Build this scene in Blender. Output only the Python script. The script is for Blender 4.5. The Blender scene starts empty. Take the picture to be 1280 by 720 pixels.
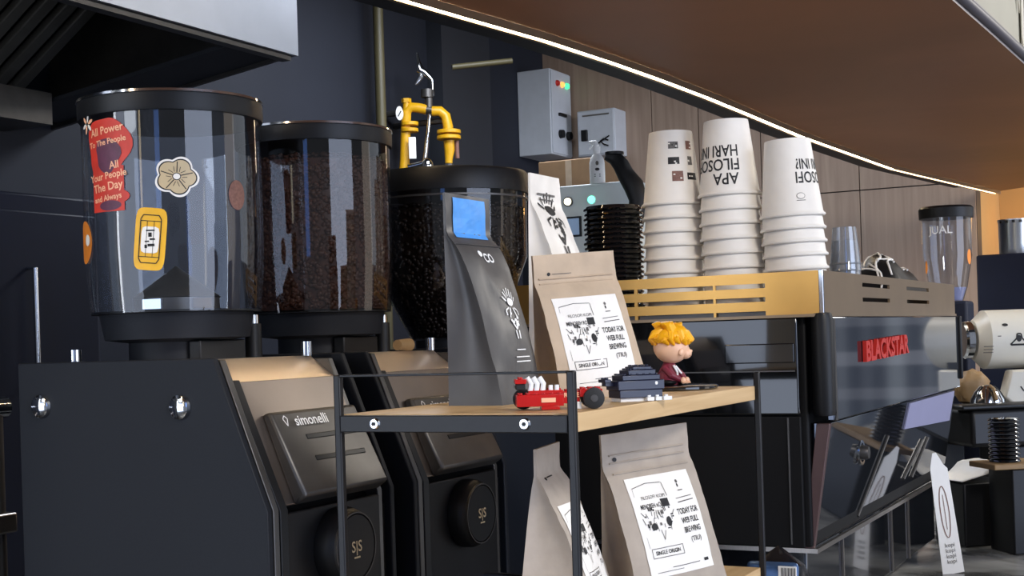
import bpy, math, random
from mathutils import Vector, Matrix, noise
random.seed(7)
C = bpy.context.scene.collection
PI = math.pi
sin, cos, R_ = math.sin, math.cos, math.radians

# ------------------------------------------------------------------ survey
# The room is measured from the camera: F is the focal length in pixels, ZC the
# eye height, ROLL the hand-held tilt.
F, ZC, HV, ROLL = 1700.0, 1.42, 422.0, 0.032
RT = Vector((cos(ROLL), 0, -sin(ROLL)))
UP = Vector((sin(ROLL), 0, cos(ROLL)))
CAM = Vector((0, 0, ZC))
ANG = R_(62.36)                       # direction of the counter
D1 = Vector((cos(ANG), sin(ANG), 0))
D2 = Vector((-sin(ANG), cos(ANG), 0))
O = Vector((0.05, 1.25, 0))


def P(u, v, Y):
    return CAM + (Vector((0, 1, 0)) + RT * ((u - 640) / F) + UP * ((HV - v) / F)) * Y


def PZ(u, v, dz):
    d = Vector((0, 1, 0)) + RT * ((u - 640) / F) + UP * ((HV - v) / F)
    return CAM + d * (dz / d.z)


def W(s, t, z=0.0):                   # counter coordinates; z above floor
    w = O + D1 * s + D2 * t
    return Vector((w.x, w.y, z))


def on_t(u, v, t):                    # where the line of sight meets the plane at depth t
    d = Vector((0, 1, 0)) + RT * ((u - 640) / F) + UP * ((HV - v) / F)
    return CAM + d * ((t - (CAM - O).dot(D2)) / d.dot(D2))


def on_s(u, v, s):
    d = Vector((0, 1, 0)) + RT * ((u - 640) / F) + UP * ((HV - v) / F)
    return CAM + d * ((s - (CAM - O).dot(D1)) / d.dot(D1))


def st_of(p):
    q = Vector((p.x, p.y, 0)) - O
    return q.dot(D1), q.dot(D2)


# ------------------------------------------------------------------ materials
def srgb(c):
    f = lambda x: x / 12.92 if x <= .04045 else ((x + .055) / 1.055) ** 2.4
    return tuple(f(x / 255) for x in c) + (1,)


def mat(name, rgb, rough=.5, metal=0.0, var=.06, scale=30, bump=0.0, emit=0.0, stretch=None, coat=0.0, spec=.5, alpha=None):
    m = bpy.data.materials.new(name)
    m.use_nodes = True
    nt = m.node_tree
    b = nt.nodes['Principled BSDF']
    col = srgb(rgb)
    b.inputs['Roughness'].default_value = rough
    b.inputs['Metallic'].default_value = metal
    b.inputs['Specular IOR Level'].default_value = spec
    b.inputs['Coat Weight'].default_value = coat
    tc = nt.nodes.new('ShaderNodeTexCoord')
    mp = nt.nodes.new('ShaderNodeMapping')
    if stretch:
        mp.inputs['Scale'].default_value = stretch
    nz = nt.nodes.new('ShaderNodeTexNoise')
    nz.inputs['Scale'].default_value = scale
    nz.inputs['Detail'].default_value = 4
    nt.links.new(tc.outputs['Object'], mp.inputs['Vector'])
    nt.links.new(mp.outputs['Vector'], nz.inputs['Vector'])
    cr = nt.nodes.new('ShaderNodeValToRGB')
    cr.color_ramp.elements[0].position = .3
    cr.color_ramp.elements[1].position = .7
    cr.color_ramp.elements[0].color = tuple(x * (1 - var) for x in col[:3]) + (1,)
    cr.color_ramp.elements[1].color = tuple(min(1, x * (1 + var)) for x in col[:3]) + (1,)
    nt.links.new(nz.outputs['Fac'], cr.inputs['Fac'])
    nt.links.new(cr.outputs['Color'], b.inputs['Base Color'])
    if bump:
        bp = nt.nodes.new('ShaderNodeBump')
        bp.inputs['Strength'].default_value = bump
        bp.inputs['Distance'].default_value = .002
        nt.links.new(nz.outputs['Fac'], bp.inputs['Height'])
        nt.links.new(bp.outputs['Normal'], b.inputs['Normal'])
    if emit:
        b.inputs['Emission Color'].default_value = col
        b.inputs['Emission Strength'].default_value = emit
    return m


def clear(name, tint=(235, 238, 242), rough=.02, f0=.05, gain=1.0, haze=0.0):
    """thin acrylic sheet: see-through, glossy at grazing angles"""
    m = bpy.data.materials.new(name)
    m.use_nodes = True
    nt = m.node_tree
    N, L = nt.nodes, nt.links
    N.clear()
    out = N.new('ShaderNodeOutputMaterial')
    tr = N.new('ShaderNodeBsdfTransparent'); tr.inputs[0].default_value = srgb(tint)
    gl = N.new('ShaderNodeBsdfGlossy'); gl.inputs['Roughness'].default_value = rough
    gl.inputs['Color'].default_value = (1, 1, 1, 1)
    lw = N.new('ShaderNodeLayerWeight'); lw.inputs['Blend'].default_value = .5
    pw = N.new('ShaderNodeMath'); pw.operation = 'POWER'; pw.inputs[1].default_value = 5
    ma = N.new('ShaderNodeMath'); ma.operation = 'MULTIPLY_ADD'; ma.inputs[1].default_value = (1 - f0) * gain
    ma.inputs[2].default_value = f0; ma.use_clamp = True
    L.new(lw.outputs['Facing'], pw.inputs[0]); L.new(pw.outputs[0], ma.inputs[0])
    mx = N.new('ShaderNodeMixShader')
    L.new(ma.outputs[0], mx.inputs[0]); L.new(tr.outputs[0], mx.inputs[1]); L.new(gl.outputs[0], mx.inputs[2])
    last = mx
    if haze:
        df = N.new('ShaderNodeBsdfDiffuse'); df.inputs[0].default_value = (.75, .78, .85, 1)
        m2 = N.new('ShaderNodeMixShader'); m2.inputs[0].default_value = haze
        L.new(mx.outputs[0], m2.inputs[1]); L.new(df.outputs[0], m2.inputs[2]); last = m2
    L.new(last.outputs[0], out.inputs['Surface'])
    return m


def wood(name, a, b, scale=3, stretch=(1, 12, 12), rough=.5, seam=None):
    m = bpy.data.materials.new(name)
    m.use_nodes = True
    nt = m.node_tree
    N, L = nt.nodes, nt.links
    bs = N['Principled BSDF']
    bs.inputs['Roughness'].default_value = rough
    tc = N.new('ShaderNodeTexCoord'); mp = N.new('ShaderNodeMapping')
    mp.inputs['Scale'].default_value = stretch
    L.new(tc.outputs['Object'], mp.inputs['Vector'])
    nz = N.new('ShaderNodeTexNoise'); nz.inputs['Scale'].default_value = scale
    nz.inputs['Detail'].default_value = 6; nz.inputs['Distortion'].default_value = .6
    L.new(mp.outputs['Vector'], nz.inputs['Vector'])
    cr = N.new('ShaderNodeValToRGB')
    cr.color_ramp.elements[0].position = .3; cr.color_ramp.elements[1].position = .72
    cr.color_ramp.elements[0].color = srgb(a); cr.color_ramp.elements[1].color = srgb(b)
    L.new(nz.outputs['Fac'], cr.inputs['Fac'])
    L.new(cr.outputs['Color'], bs.inputs['Base Color'])
    bp = N.new('ShaderNodeBump'); bp.inputs['Strength'].default_value = .1; bp.inputs['Distance'].default_value = .002
    L.new(nz.outputs['Fac'], bp.inputs['Height']); L.new(bp.outputs['Normal'], bs.inputs['Normal'])
    return m


def marble(name):
    m = mat(name, (78, 80, 80), .18, 0, .1, 2)
    nt = m.node_tree
    cr = [n for n in nt.nodes if n.type == 'VALTORGB'][0]
    nz = [n for n in nt.nodes if n.type == 'TEX_NOISE'][0]
    nz.inputs['Distortion'].default_value = 2.2; nz.inputs['Detail'].default_value = 8; nz.inputs['Scale'].default_value = 2.6
    cr.color_ramp.elements[0].color = srgb((74, 74, 72)); cr.color_ramp.elements[0].position = .38
    cr.color_ramp.elements[1].color = srgb((188, 188, 184)); cr.color_ramp.elements[1].position = .66
    return m


M = dict(
    navy=mat('dark_powder_coat', (25, 28, 34), .55, 0, .05, 300, .05, spec=.25),
    black=mat('black_plastic', (15, 16, 18), .45, 0, .1, 200, spec=.35),
    blackm=mat('black_metal', (20, 20, 22), .42, .3, .1, 200),
    matt=mat('matt_black', (17, 17, 18), .6, 0, .05, 20, spec=.2),
    gloss=mat('black_gloss', (14, 15, 17), .06, 0, .05, 20, coat=.6),
    smoke=mat('smoked_mirror', (78, 82, 90), .045, .85, .1, 9),
    steel=mat('brushed_steel', (188, 180, 172), .3, 1, .06, 14, .05, stretch=(1, 40, 1)),
    plate=mat('front_steel', (140, 130, 122), .46, 1, .08, 10, .05),
    warmsteel=mat('satin_steel', (240, 226, 212), .42, 1, .05, 14, .05),
    hood=mat('hood_steel', (176, 182, 194), .38, 1, .05, 8, .04, stretch=(1, 30, 1)),
    dsteel=mat('dark_steel', (92, 90, 88), .42, .8, .1, 30),
    chrome=mat('chrome', (215, 218, 222), .12, 1, .03, 20),
    gold=mat('gold_anodised', (208, 160, 88), .33, .85, .06, 12, .03, stretch=(60, 1, 1)),
    bronze=mat('bronze_anodised', (148, 128, 104), .38, .7, .06, 12),
    cup=mat('white_paper_cup', (232, 226, 216), .55, 0, .02, 60, .03),
    ink=mat('black_ink', (22, 21, 22), .6, 0, .05, 50),
    inkg=mat('grey_ink', (96, 92, 88), .6, 0, .25, 300),
    inkr=mat('brown_ink', (120, 82, 70), .6, 0, .25, 300),
    white=mat('white_print', (238, 238, 236), .5, 0, .02, 50),
    kraft=mat('kraft_paper', (190, 168, 142), .62, 0, .09, 40, .25),
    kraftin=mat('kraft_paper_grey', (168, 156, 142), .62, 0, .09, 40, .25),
    sandp=mat('pale_card', (196, 190, 172), .6, 0, .05, 30),
    label=mat('white_label', (240, 236, 228), .5, 0, .02, 50),
    cream=mat('cream_foil', (226, 220, 210), .45, 0, .05, 30, .1),
    dbag=mat('charcoal_foil', (74, 72, 71), .42, .15, .12, 22, .3),
    blue=mat('blue_sticker', (74, 150, 224), .5, 0, .1, 60),
    board=wood('plywood', (196, 160, 112), (222, 190, 142), 4, (1, 14, 14), .45),
    red=mat('red_toy_plastic', (190, 28, 24), .25, 0, .05, 80),
    navyt=mat('navy_toy_plastic', (25, 29, 52), .3, 0, .08, 80),
    tyre=mat('black_rubber', (18, 18, 18), .6, 0, .1, 80),
    skin=mat('toy_skin', (236, 190, 156), .35, 0, .03, 40),
    hair=mat('toy_hair', (250, 178, 20), .4, 0, .08, 60),
    maroon=mat('maroon_jacket', (118, 30, 50), .5, 0, .1, 80),
    yel=mat('yellow_gas_paint', (214, 160, 20), .4, 0, .12, 30),
    olive=mat('olive_paint', (74, 68, 44), .5, 0, .1, 12),
    box=mat('grey_enamel', (192, 197, 204), .42, 0, .04, 20),
    greygreen=mat('grey_green_enamel', (222, 230, 228), .45, 0, .04, 20),
    card=mat('cardboard', (150, 118, 84), .7, 0, .08, 30, .1),
    wallD=mat('dark_wall_paint', (33, 36, 45), .7, 0, .08, 3, .05, spec=.25),
    wallD2=mat('dark_duct_paint', (36, 39, 46), .6, 0, .08, 3),
    ceil=mat('ceiling_paint', (34, 35, 38), .8, 0, .06, 3),
    floor=mat('floor_tiles', (70, 68, 66), .5, 0, .15, 4),
    wallW=wood('wood_laminate', (150, 128, 112), (172, 150, 132), 1.4, (30, 30, 1.5), .5),
    wallO=mat('ochre_wall', (184, 146, 92), .6, 0, .05, 5),
    soff=wood('soffit_veneer', (152, 102, 68), (172, 116, 80), 1.0, (2, 2, 2), .48),
    trim=mat('grey_edge_trim', (86, 82, 88), .5, .2, .05, 10),
    counter=marble('dark_marble'),
    beige=mat('beige_board', (150, 146, 128), .6, 0, .08, 5),
    wmach=mat('white_enamel', (222, 218, 204), .35, 0, .03, 20),
    bnavy=mat('navy_enamel', (24, 29, 46), .55, 0, .05, 20, spec=.25),
    bean=mat('roasted_bean', (78, 50, 38), .38, 0, .45, 90),
    dbean=mat('dark_roast_bean', (34, 27, 24), .32, 0, .5, 90),
    orange=mat('orange_sticker', (222, 130, 40), .5, 0, .1, 60),
    yelst=mat('yellow_sticker', (232, 176, 40), .5, 0, .06, 60),
    redst=mat('red_sticker', (206, 52, 34), .5, 0, .1, 60),
    purple=mat('plum_print', (92, 44, 70), .5, 0, .2, 90),
    peach=mat('peach_print', (250, 190, 150), .5, 0, .05, 60),
    sand=mat('sand_print', (196, 176, 138), .5, 0, .06, 60),
    filt=mat('filter_steel', (92, 92, 90), .5, .7, .1, 20),
    dglass=mat('dark_glass', (22, 24, 28), .1, 0, .05, 10, coat=.5),
    lilac=mat('lilac_plastic_reflection', (148, 148, 178), .4, 0, .04, 10),  # cone plastic; also the reflection painted on the machine's lower front
    tan=mat('tan_bag', (140, 112, 74), .6, 0, .15, 30, .3),
    led=mat('led_light', (255, 228, 186), .5, emit=30),
    ledg=mat('green_lamp', (60, 230, 130), .4, emit=2.2),
    leda=mat('amber_lamp', (250, 160, 80), .4, emit=1.6),
    ledw=mat('warm_lamp', (255, 246, 214), .4, emit=2.6),
    ledt=mat('teal_lamp', (120, 255, 220), .4, emit=2.0),
    screen=mat('pale_display', (140, 165, 195), .3, emit=.25),
    redl=mat('red_letters', (196, 44, 34), .35, 0, .05, 60),
    brownm=mat('brown_edge', (84, 62, 60), .4, .2, .08, 20),
    foilb=mat('blue_foil', (66, 92, 130), .25, .5, .3, 20, .3),
    foilk=mat('black_foil', (30, 30, 34), .2, .3, .3, 16, .5),
)
M['clear'] = clear('clear_acrylic', (228, 233, 240), .03, .055, .9)
M['clear2'] = clear('clear_acrylic_smoked', (196, 192, 190), .03, .05, .9)
M['cupclear'] = clear('clear_cup_plastic', (215, 218, 220), .08, .14, 1.0, .12)


# ------------------------------------------------------------------ mesh builder
class MB:
    def __init__(s):
        s.v, s.f, s.m = [], [], []

    def add(s, vs, fs, mi=0):
        o = len(s.v)
        s.v += [tuple(p) for p in vs]
        s.f += [tuple(i + o for i in f) for f in fs]
        s.m += [mi] * len(fs)
        return s

    def box(s, c, d, mi=0, rot=None):
        x, y, z = d[0] / 2, d[1] / 2, d[2] / 2
        vs = [Vector((a * x, b * y, e * z)) for a in (-1, 1) for b in (-1, 1) for e in (-1, 1)]
        if rot:
            vs = [rot @ v for v in vs]
        vs = [v + Vector(c) for v in vs]
        return s.add(vs, [(0, 1, 3, 2), (4, 6, 7, 5), (0, 4, 5, 1), (2, 3, 7, 6), (0, 2, 6, 4), (1, 5, 7, 3)], mi)

    def bx(s, x0, x1, y0, y1, z0, z1, mi=0):
        return s.box(((x0 + x1) / 2, (y0 + y1) / 2, (z0 + z1) / 2), (x1 - x0, y1 - y0, z1 - z0), mi)

    def prism(s, poly, a, b, mi=0, axis='x'):
        n = len(poly)
        def pt(p, h):
            if axis == 'x': return (h, p[0], p[1])
            if axis == 'y': return (p[0], h, p[1])
            return (p[0], p[1], h)
        vs = [pt(p, a) for p in poly] + [pt(p, b) for p in poly]
        fs = [tuple(range(n))[::-1], tuple(range(n, 2 * n))] + [(i, (i + 1) % n, (i + 1) % n + n, i + n) for i in range(n)]
        return s.add(vs, fs, mi)

    def lathe(s, prof, c=(0, 0, 0), n=32, mi=0, axis='z', rot=None, cap=True):
        vs, fs = [], []
        for r, h in prof:
            for k in range(n):
                a = 2 * PI * k / n
                p = Vector((r * cos(a), r * sin(a), h))
                if axis == 'x': p = Vector((p.z, p.x, p.y))
                if axis == 'y': p = Vector((p.x, p.z, p.y))
                if rot: p = rot @ p
                vs.append(p + Vector(c))
        for i in range(len(prof) - 1):
            for k in range(n):
                k2 = (k + 1) % n
                fs.append((i * n + k, i * n + k2, (i + 1) * n + k2, (i + 1) * n + k))
        if cap:
            if prof[0][0] > 1e-5: fs.append(tuple(range(n))[::-1])
            if prof[-1][0] > 1e-5: fs.append(tuple(range((len(prof) - 1) * n, len(prof) * n)))
        return s.add(vs, fs, mi)

    def cyl(s, c, r, h0, h1, n=24, mi=0, axis='z', rot=None):
        return s.lathe([(r, h0), (r, h1)], c, n, mi, axis, rot)

    def tube(s, pts, r, n=12, mi=0, rs=None):
        pts = [Vector(p) for p in pts]
        vs, fs = [], []
        prev = None
        for i, p in enumerate(pts):
            a = pts[max(0, i - 1)]; b = pts[min(len(pts) - 1, i + 1)]
            t = (b - a).normalized()
            if prev is None:
                x = t.orthogonal().normalized()
            else:
                x = (prev - t * prev.dot(t)).normalized()
            prev = x
            y = t.cross(x)
            rr = rs[i] if rs else r
            for k in range(n):
                an = 2 * PI * k / n
                vs.append(p + x * cos(an) * rr + y * sin(an) * rr)
        for i in range(len(pts) - 1):
            for k in range(n):
                k2 = (k + 1) % n
                fs.append((i * n + k, i * n + k2, (i + 1) * n + k2, (i + 1) * n + k))
        fs.append(tuple(range(n))[::-1]); fs.append(tuple(range((len(pts) - 1) * n, len(pts) * n)))
        return s.add(vs, fs, mi)

    def ball(s, c, r, n=16, mi=0, rot=None, jit=0):
        if not hasattr(r, '__len__'): r = (r, r, r)
        vs, fs = [], []
        m = n // 2
        for i in range(m + 1):
            th = PI * i / m
            for k in range(n):
                a = 2 * PI * k / n
                p = Vector((sin(th) * cos(a), sin(th) * sin(a), cos(th)))
                if jit: p *= 1 + jit * noise.noise(p * 2.3 + Vector(c) * 40)
                p = Vector((p.x * r[0], p.y * r[1], p.z * r[2]))
                if rot: p = rot @ p
                vs.append(p + Vector(c))
        for i in range(m):
            for k in range(n):
                k2 = (k + 1) % n
                fs.append((i * n + k, (i + 1) * n + k, (i + 1) * n + k2, i * n + k2))
        return s.add(vs, fs, mi)

    def build(s, name, mats, parent=None, bevel=0, smooth=True, weld=True, angle=38):
        me = bpy.data.meshes.new(name)
        me.from_pydata(s.v, [], s.f)
        if not isinstance(mats, (list, tuple)): mats = [mats]
        for m in mats: me.materials.append(m)
        me.polygons.foreach_set('material_index', s.m)
        me.update()
        if weld:
            import bmesh
            bm = bmesh.new(); bm.from_mesh(me)
            bmesh.ops.remove_doubles(bm, verts=bm.verts, dist=1e-6)
            bmesh.ops.recalc_face_normals(bm, faces=bm.faces)
            bm.to_mesh(me); bm.free()
        if smooth:
            me.polygons.foreach_set('use_smooth', [True] * len(me.polygons))
            me.set_sharp_from_angle(angle=R_(angle))
        o = bpy.data.objects.new(name, me)
        C.objects.link(o)
        if parent: o.parent = parent
        if bevel:
            b = o.modifiers.new('bevel', 'BEVEL'); b.width = bevel; b.segments = 2; b.limit_method = 'ANGLE'
        return o


def tag(o, label, cat, group=None, kind=None):
    if label: o['label'] = label
    if cat: o['category'] = cat
    if group: o['group'] = group
    if kind: o['kind'] = kind
    return o


def thing(name, label, cat, loc, rotz=0.0, group=None, roll=0.0, pitch=0.0):
    o = bpy.data.objects.new(name, None)
    C.objects.link(o)
    o.empty_display_size = .05
    o.location = loc
    o.rotation_euler = (pitch, roll, rotz)
    return tag(o, label, cat, group)


def struct(o):
    o['kind'] = 'structure'
    return o


def copy_tree(o, parent=None):
    c = o.copy(); C.objects.link(c)
    if parent: c.parent = parent
    for ch in list(o.children):
        copy_tree(ch, c)
    return c


# ------------------------------------------------------------------ lettering
_tc = {}


def text2d(txt, size=1.0, bold=.0, align='CENTER', sx=1.0):
    """returns (verts2d, faces); centred on both axes"""
    key = (txt, size, bold, align, sx)
    if key in _tc: return _tc[key]
    cu = bpy.data.curves.new('t', 'FONT')
    cu.body = txt; cu.size = size; cu.offset = bold * size; cu.resolution_u = 3
    cu.align_x = align; cu.align_y = 'CENTER'
    ob = bpy.data.objects.new('t', cu)
    C.objects.link(ob)
    dg = bpy.context.evaluated_depsgraph_get(); dg.update()
    me = bpy.data.meshes.new_from_object(ob.evaluated_get(dg))
    vs = [(v.co.x * sx, v.co.y) for v in me.vertices]
    fs = [tuple(p.vertices) for p in me.polygons]
    bpy.data.objects.remove(ob); bpy.data.curves.remove(cu); bpy.data.meshes.remove(me)
    _tc[key] = (vs, fs)
    return vs, fs


class Print:
    """flat artwork in (a,b) metres, later wrapped on a surface"""
    def __init__(s): s.items = []

    def text(s, txt, a, b, size, mi, bold=.01, rot=0, sx=1.0):
        vs, fs = text2d(txt, size, bold, 'CENTER', sx)
        c, n = cos(rot), sin(rot)
        s.items.append(([(a + x * c - y * n, b + x * n + y * c) for x, y in vs], fs, mi)); return s

    def rect(s, a0, a1, b0, b1, mi, n=6):
        vs, fs = [], []
        m = max(1, n)
        for j in range(m + 1):
            for i in range(m + 1):
                vs.append((a0 + (a1 - a0) * i / m, b0 + (b1 - b0) * j / m))
        for j in range(m):
            for i in range(m):
                k = j * (m + 1) + i
                fs.append((k, k + 1, k + m + 2, k + m + 1))
        s.items.append((vs, fs, mi)); return s

    def frame(s, a0, a1, b0, b1, w, mi):
        s.rect(a0, a1, b0, b0 + w, mi, 4); s.rect(a0, a1, b1 - w, b1, mi, 4)
        s.rect(a0, a0 + w, b0, b1, mi, 4); s.rect(a1 - w, a1, b0, b1, mi, 4); return s

    def blob(s, a, b, rx, ry, mi, n=24, fn=None, rings=4, rot=0):
        vs = [(a, b)]; fs = []
        for q in range(1, rings + 1):
            for k in range(n):
                t = 2 * PI * k / n
                r = q / rings * (fn(t) if fn else 1)
                x, y = rx * r * cos(t), ry * r * sin(t)
                vs.append((a + x * cos(rot) - y * sin(rot), b + x * sin(rot) + y * cos(rot)))
        for k in range(n):
            fs.append((0, 1 + k, 1 + (k + 1) % n))
        for q in range(rings - 1):
            for k in range(n):
                k2 = (k + 1) % n
                fs.append((1 + q * n + k, 1 + (q + 1) * n + k, 1 + (q + 1) * n + k2, 1 + q * n + k2))
        s.items.append((vs, fs, mi)); return s

    def line(s, pts, w, mi):
        for (x0, y0), (x1, y1) in zip(pts[:-1], pts[1:]):
            dx, dy = x1 - x0, y1 - y0
            l = math.hypot(dx, dy) or 1
            nx, ny = -dy / l * w / 2, dx / l * w / 2
            s.items.append(([(x0 + nx, y0 + ny), (x1 + nx, y1 + ny), (x1 - nx, y1 - ny), (x0 - nx, y0 - ny)], [(0, 1, 2, 3)], mi))
        return s

    def wrap(s, fn, name, mats, parent, step=.00025, base=.0006):
        """fn(a,b,offset)->Vector"""
        mb = MB()
        for k, (vs, fs, mi) in enumerate(s.items):
            mb.add([fn(a, b, base + step * min(mi + (k > 0), 5)) for a, b in vs], fs, mi)
        return mb.build(name, mats, parent, weld=False, smooth=False)


def cylmap(cx, cy, R, ang0, z0, taper=0.0, flip=False):
    def fn(a, b, o):
        if flip: a, b = -a, -b
        r = R + taper * b
        an = ang0 + a / R
        return Vector((cx + (r + o) * cos(an), cy + (r + o) * sin(an), z0 + b))
    return fn


# ================================================================== SETTING
def quadslab(name, pts, z0, z1, m):
    return struct(MB().prism([(p.x, p.y) for p in pts], z0, z1, axis='z').build(name, m))


SW, TW = 4.6, 2.26
NOOK = .336
cx0 = -3.2
quadslab('floor', [W(cx0, -2.6), W(5.4, -2.6), W(5.4, 2.6), W(cx0, 2.6)], -.05, 0, M['floor'])
quadslab('ceiling', [W(-2.2, -1.0), W(5.4, -1.0), W(5.4, 2.6), W(-2.2, 2.6)], 2.75, 2.8, M['ceil'])
quadslab('wall_left', [W(-2.2, TW), W(SW + .1, TW), W(SW + .1, TW + .12), W(-2.2, TW + .12)], 0, 2.75, M['wallD'])

# wood-panelled end wall, with real joints between the sheets
wb = MB()
Rw = Matrix.Rotation(ANG, 3, 'Z')
def wbox(mb, s0, s1, t0, t1, z0, z1, mi=0):
    ps = [W(s0, t0), W(s1, t0), W(s1, t1), W(s0, t1)]
    return mb.prism([(p.x, p.y) for p in ps], z0, z1, mi, 'z')
wbox(wb, SW + .012, SW + .12, NOOK, TW, 0, 2.75, 1)
tt = [NOOK, .80, 1.22, 1.50, 1.72, TW]
for a, b in zip(tt[:-1], tt[1:]):
    zj = 1.99
    wbox(wb, SW, SW + .012, a + .002, b - .002, 0, zj - .0025, 0)
    wbox(wb, SW, SW + .012, a + .002, b - .002, zj + .0025, 2.75, 0)
struct(wb.build('wall_back', [M['wallW'], M['wallD2']]))
nb = MB(); wbox(nb, 5.25, 5.33, -.45, NOOK + .3, 0, 2.75)
wbox(nb, SW + .12, 5.25, NOOK, NOOK + .05, 0, 2.75)
struct(nb.build('wall_nook', M['wallO']))
cb = MB(); wbox(cb, 3.55, 3.95, 2.19, TW, 0, 2.75)
struct(cb.build('wall_column', M['wallD2']))

# overhead shelf (soffit) with LED line
ZS = .52
ledpx = [(530, 0), (665, 38), (800, 83), (900, 122), (1000, 165), (1120, 209), (1250, 240)]
led = [PZ(u, v, ZS - .004) for u, v in ledpx]
near = [led[0] + (led[0] - led[2]) * (k / 3.0) for k in (8, 5, 2.5)]
led = near + led
led[-1] = W(5.245, .19, led[-1].z) if False else led[-1]
e0, e1 = PZ(1190, 0, ZS), PZ(1280, 80, ZS)
em = PZ(1238, 42, ZS)
de = (e1 - e0)
redge = [e0 - de * 3.6, e0 - de * 1.5, e0, em, e1, e1 + de * 2.2, e1 + de * 3.6]
def clampS(p, smax=5.24):
    s = (Vector((p.x, p.y, 0)) - O).dot(D1); t = (Vector((p.x, p.y, 0)) - O).dot(D2)
    return W(min(s, smax), t)
outl = [clampS(p) for p in led] + [clampS(p) for p in reversed(redge)]
MB().prism([(p.x, p.y) for p in outl], ZC + ZS, ZC + ZS + .035, axis='z')
so = MB()
L_, R__ = [clampS(p) for p in led], [clampS(p) for p in redge]
def resample(pl, n):
    d = [0]
    for a, b in zip(pl[:-1], pl[1:]): d.append(d[-1] + (b - a).length)
    out = []
    for i in range(n + 1):
        x = d[-1] * i / n; k = 0
        while k < len(d) - 2 and d[k + 1] < x: k += 1
        f = (x - d[k]) / max(1e-9, d[k + 1] - d[k])
        out.append(pl[k].lerp(pl[k + 1], f))
    return out
La, Ra = resample(L_, 24), resample(R__, 24)
for lst, zz in ((0, ZC + ZS), (1, ZC + ZS + .035)):
    pass
vs = [(p.x, p.y, ZC + ZS) for p in La] + [(p.x, p.y, ZC + ZS) for p in Ra] + [(p.x, p.y, ZC + ZS + .035) for p in La] + [(p.x, p.y, ZC + ZS + .035) for p in Ra]
n = 25
fs, mi = [], []
for i in range(24):
    so.add([vs[i], vs[i + 1], vs[n + i + 1], vs[n + i]], [(0, 1, 2, 3)], 0)
    so.add([vs[2 * n + i], vs[2 * n + i + 1], vs[3 * n + i + 1], vs[3 * n + i]], [(3, 2, 1, 0)], 0)
    so.add([vs[i], vs[i + 1], vs[2 * n + i + 1], vs[2 * n + i]], [(0, 1, 2, 3)], 1)
    so.add([vs[n + i], vs[n + i + 1], vs[3 * n + i + 1], vs[3 * n + i]], [(0, 1, 2, 3)], 1)
for i in (0, 24):
    so.add([vs[i], vs[n + i], vs[3 * n + i], vs[2 * n + i]], [(0, 1, 2, 3)], 1)
struct(so.build('ceiling_soffit', [M['soff'], M['trim']]))
# rounded grey edge trim along the right edge
tb = MB(); tb.tube([Vector((p.x, p.y, ZC + ZS + .016)) for p in Ra], .011, 10)
struct(tb.build('trim_1', M['trim']))
# dark service beam beside the LED line
bm_ = MB()
for i in range(24):
    a, b = La[i], La[i + 1]
    sa = (a - O).dot(D1)
    if (b - O).dot(D1) > 4.5: break
    wa = .105
    a2, b2 = a + D2 * wa, b + D2 * wa
    a1, b1 = a + D2 * .012, b + D2 * .012
    bm_.prism([(a1.x, a1.y), (b1.x, b1.y), (b2.x, b2.y), (a2.x, a2.y)], ZC + ZS + .004, ZC + ZS + .09, axis='z')
struct(bm_.build('trim_2', M['wallD2']))
# suspension rods carrying the overhead shelf
dr = MB()
for i in (4, 9, 14, 19):
    for w_ in (La[i], Ra[i]):
        q_ = La[i].lerp(Ra[i], .15 if w_ is La[i] else .85)
        dr.cyl((q_.x, q_.y, 0), .006, ZC + ZS + .035, 2.75, 10)
struct(dr.build('trim_3', M['wallD2']))

root = thing('led_strip_light', 'long warm white light strip under the edge of the brown overhead shelf', 'light', Vector((La[0].x, La[0].y, ZC + ZS - .012)))
off = root.location
lm = MB()
hs = []
for i in range(24):
    a, b = La[i], La[i + 1]
    for w0, w1, z0, z1, mb in ((.001, .0150, -.008, -.001, lm),):
        q = [a + D2 * w0, b + D2 * w0, b + D2 * w1, a + D2 * w1]
        mb.prism([(p.x - off.x, p.y - off.y) for p in q], ZC + ZS + z0 - off.z, ZC + ZS + z1 - off.z, axis='z')
lm.build('diffuser', M['led'], root)
pm = MB()
for i in range(24):
    a, b = La[i], La[i + 1]
    q = [a - D2 * .003, b - D2 * .003, b + D2 * .0005, a + D2 * .0005]
    pm.prism([(p.x - off.x, p.y - off.y) for p in q], ZC + ZS - .013 - off.z, ZC + ZS - .0005 - off.z, axis='z')
    q = [a + D2 * .0155, b + D2 * .0155, b + D2 * .024, a + D2 * .024]
    pm.prism([(p.x - off.x, p.y - off.y) for p in q], ZC + ZS - .012 - off.z, ZC + ZS - .0005 - off.z, axis='z')
pm.build('profile', M['bronze'], root)

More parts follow.
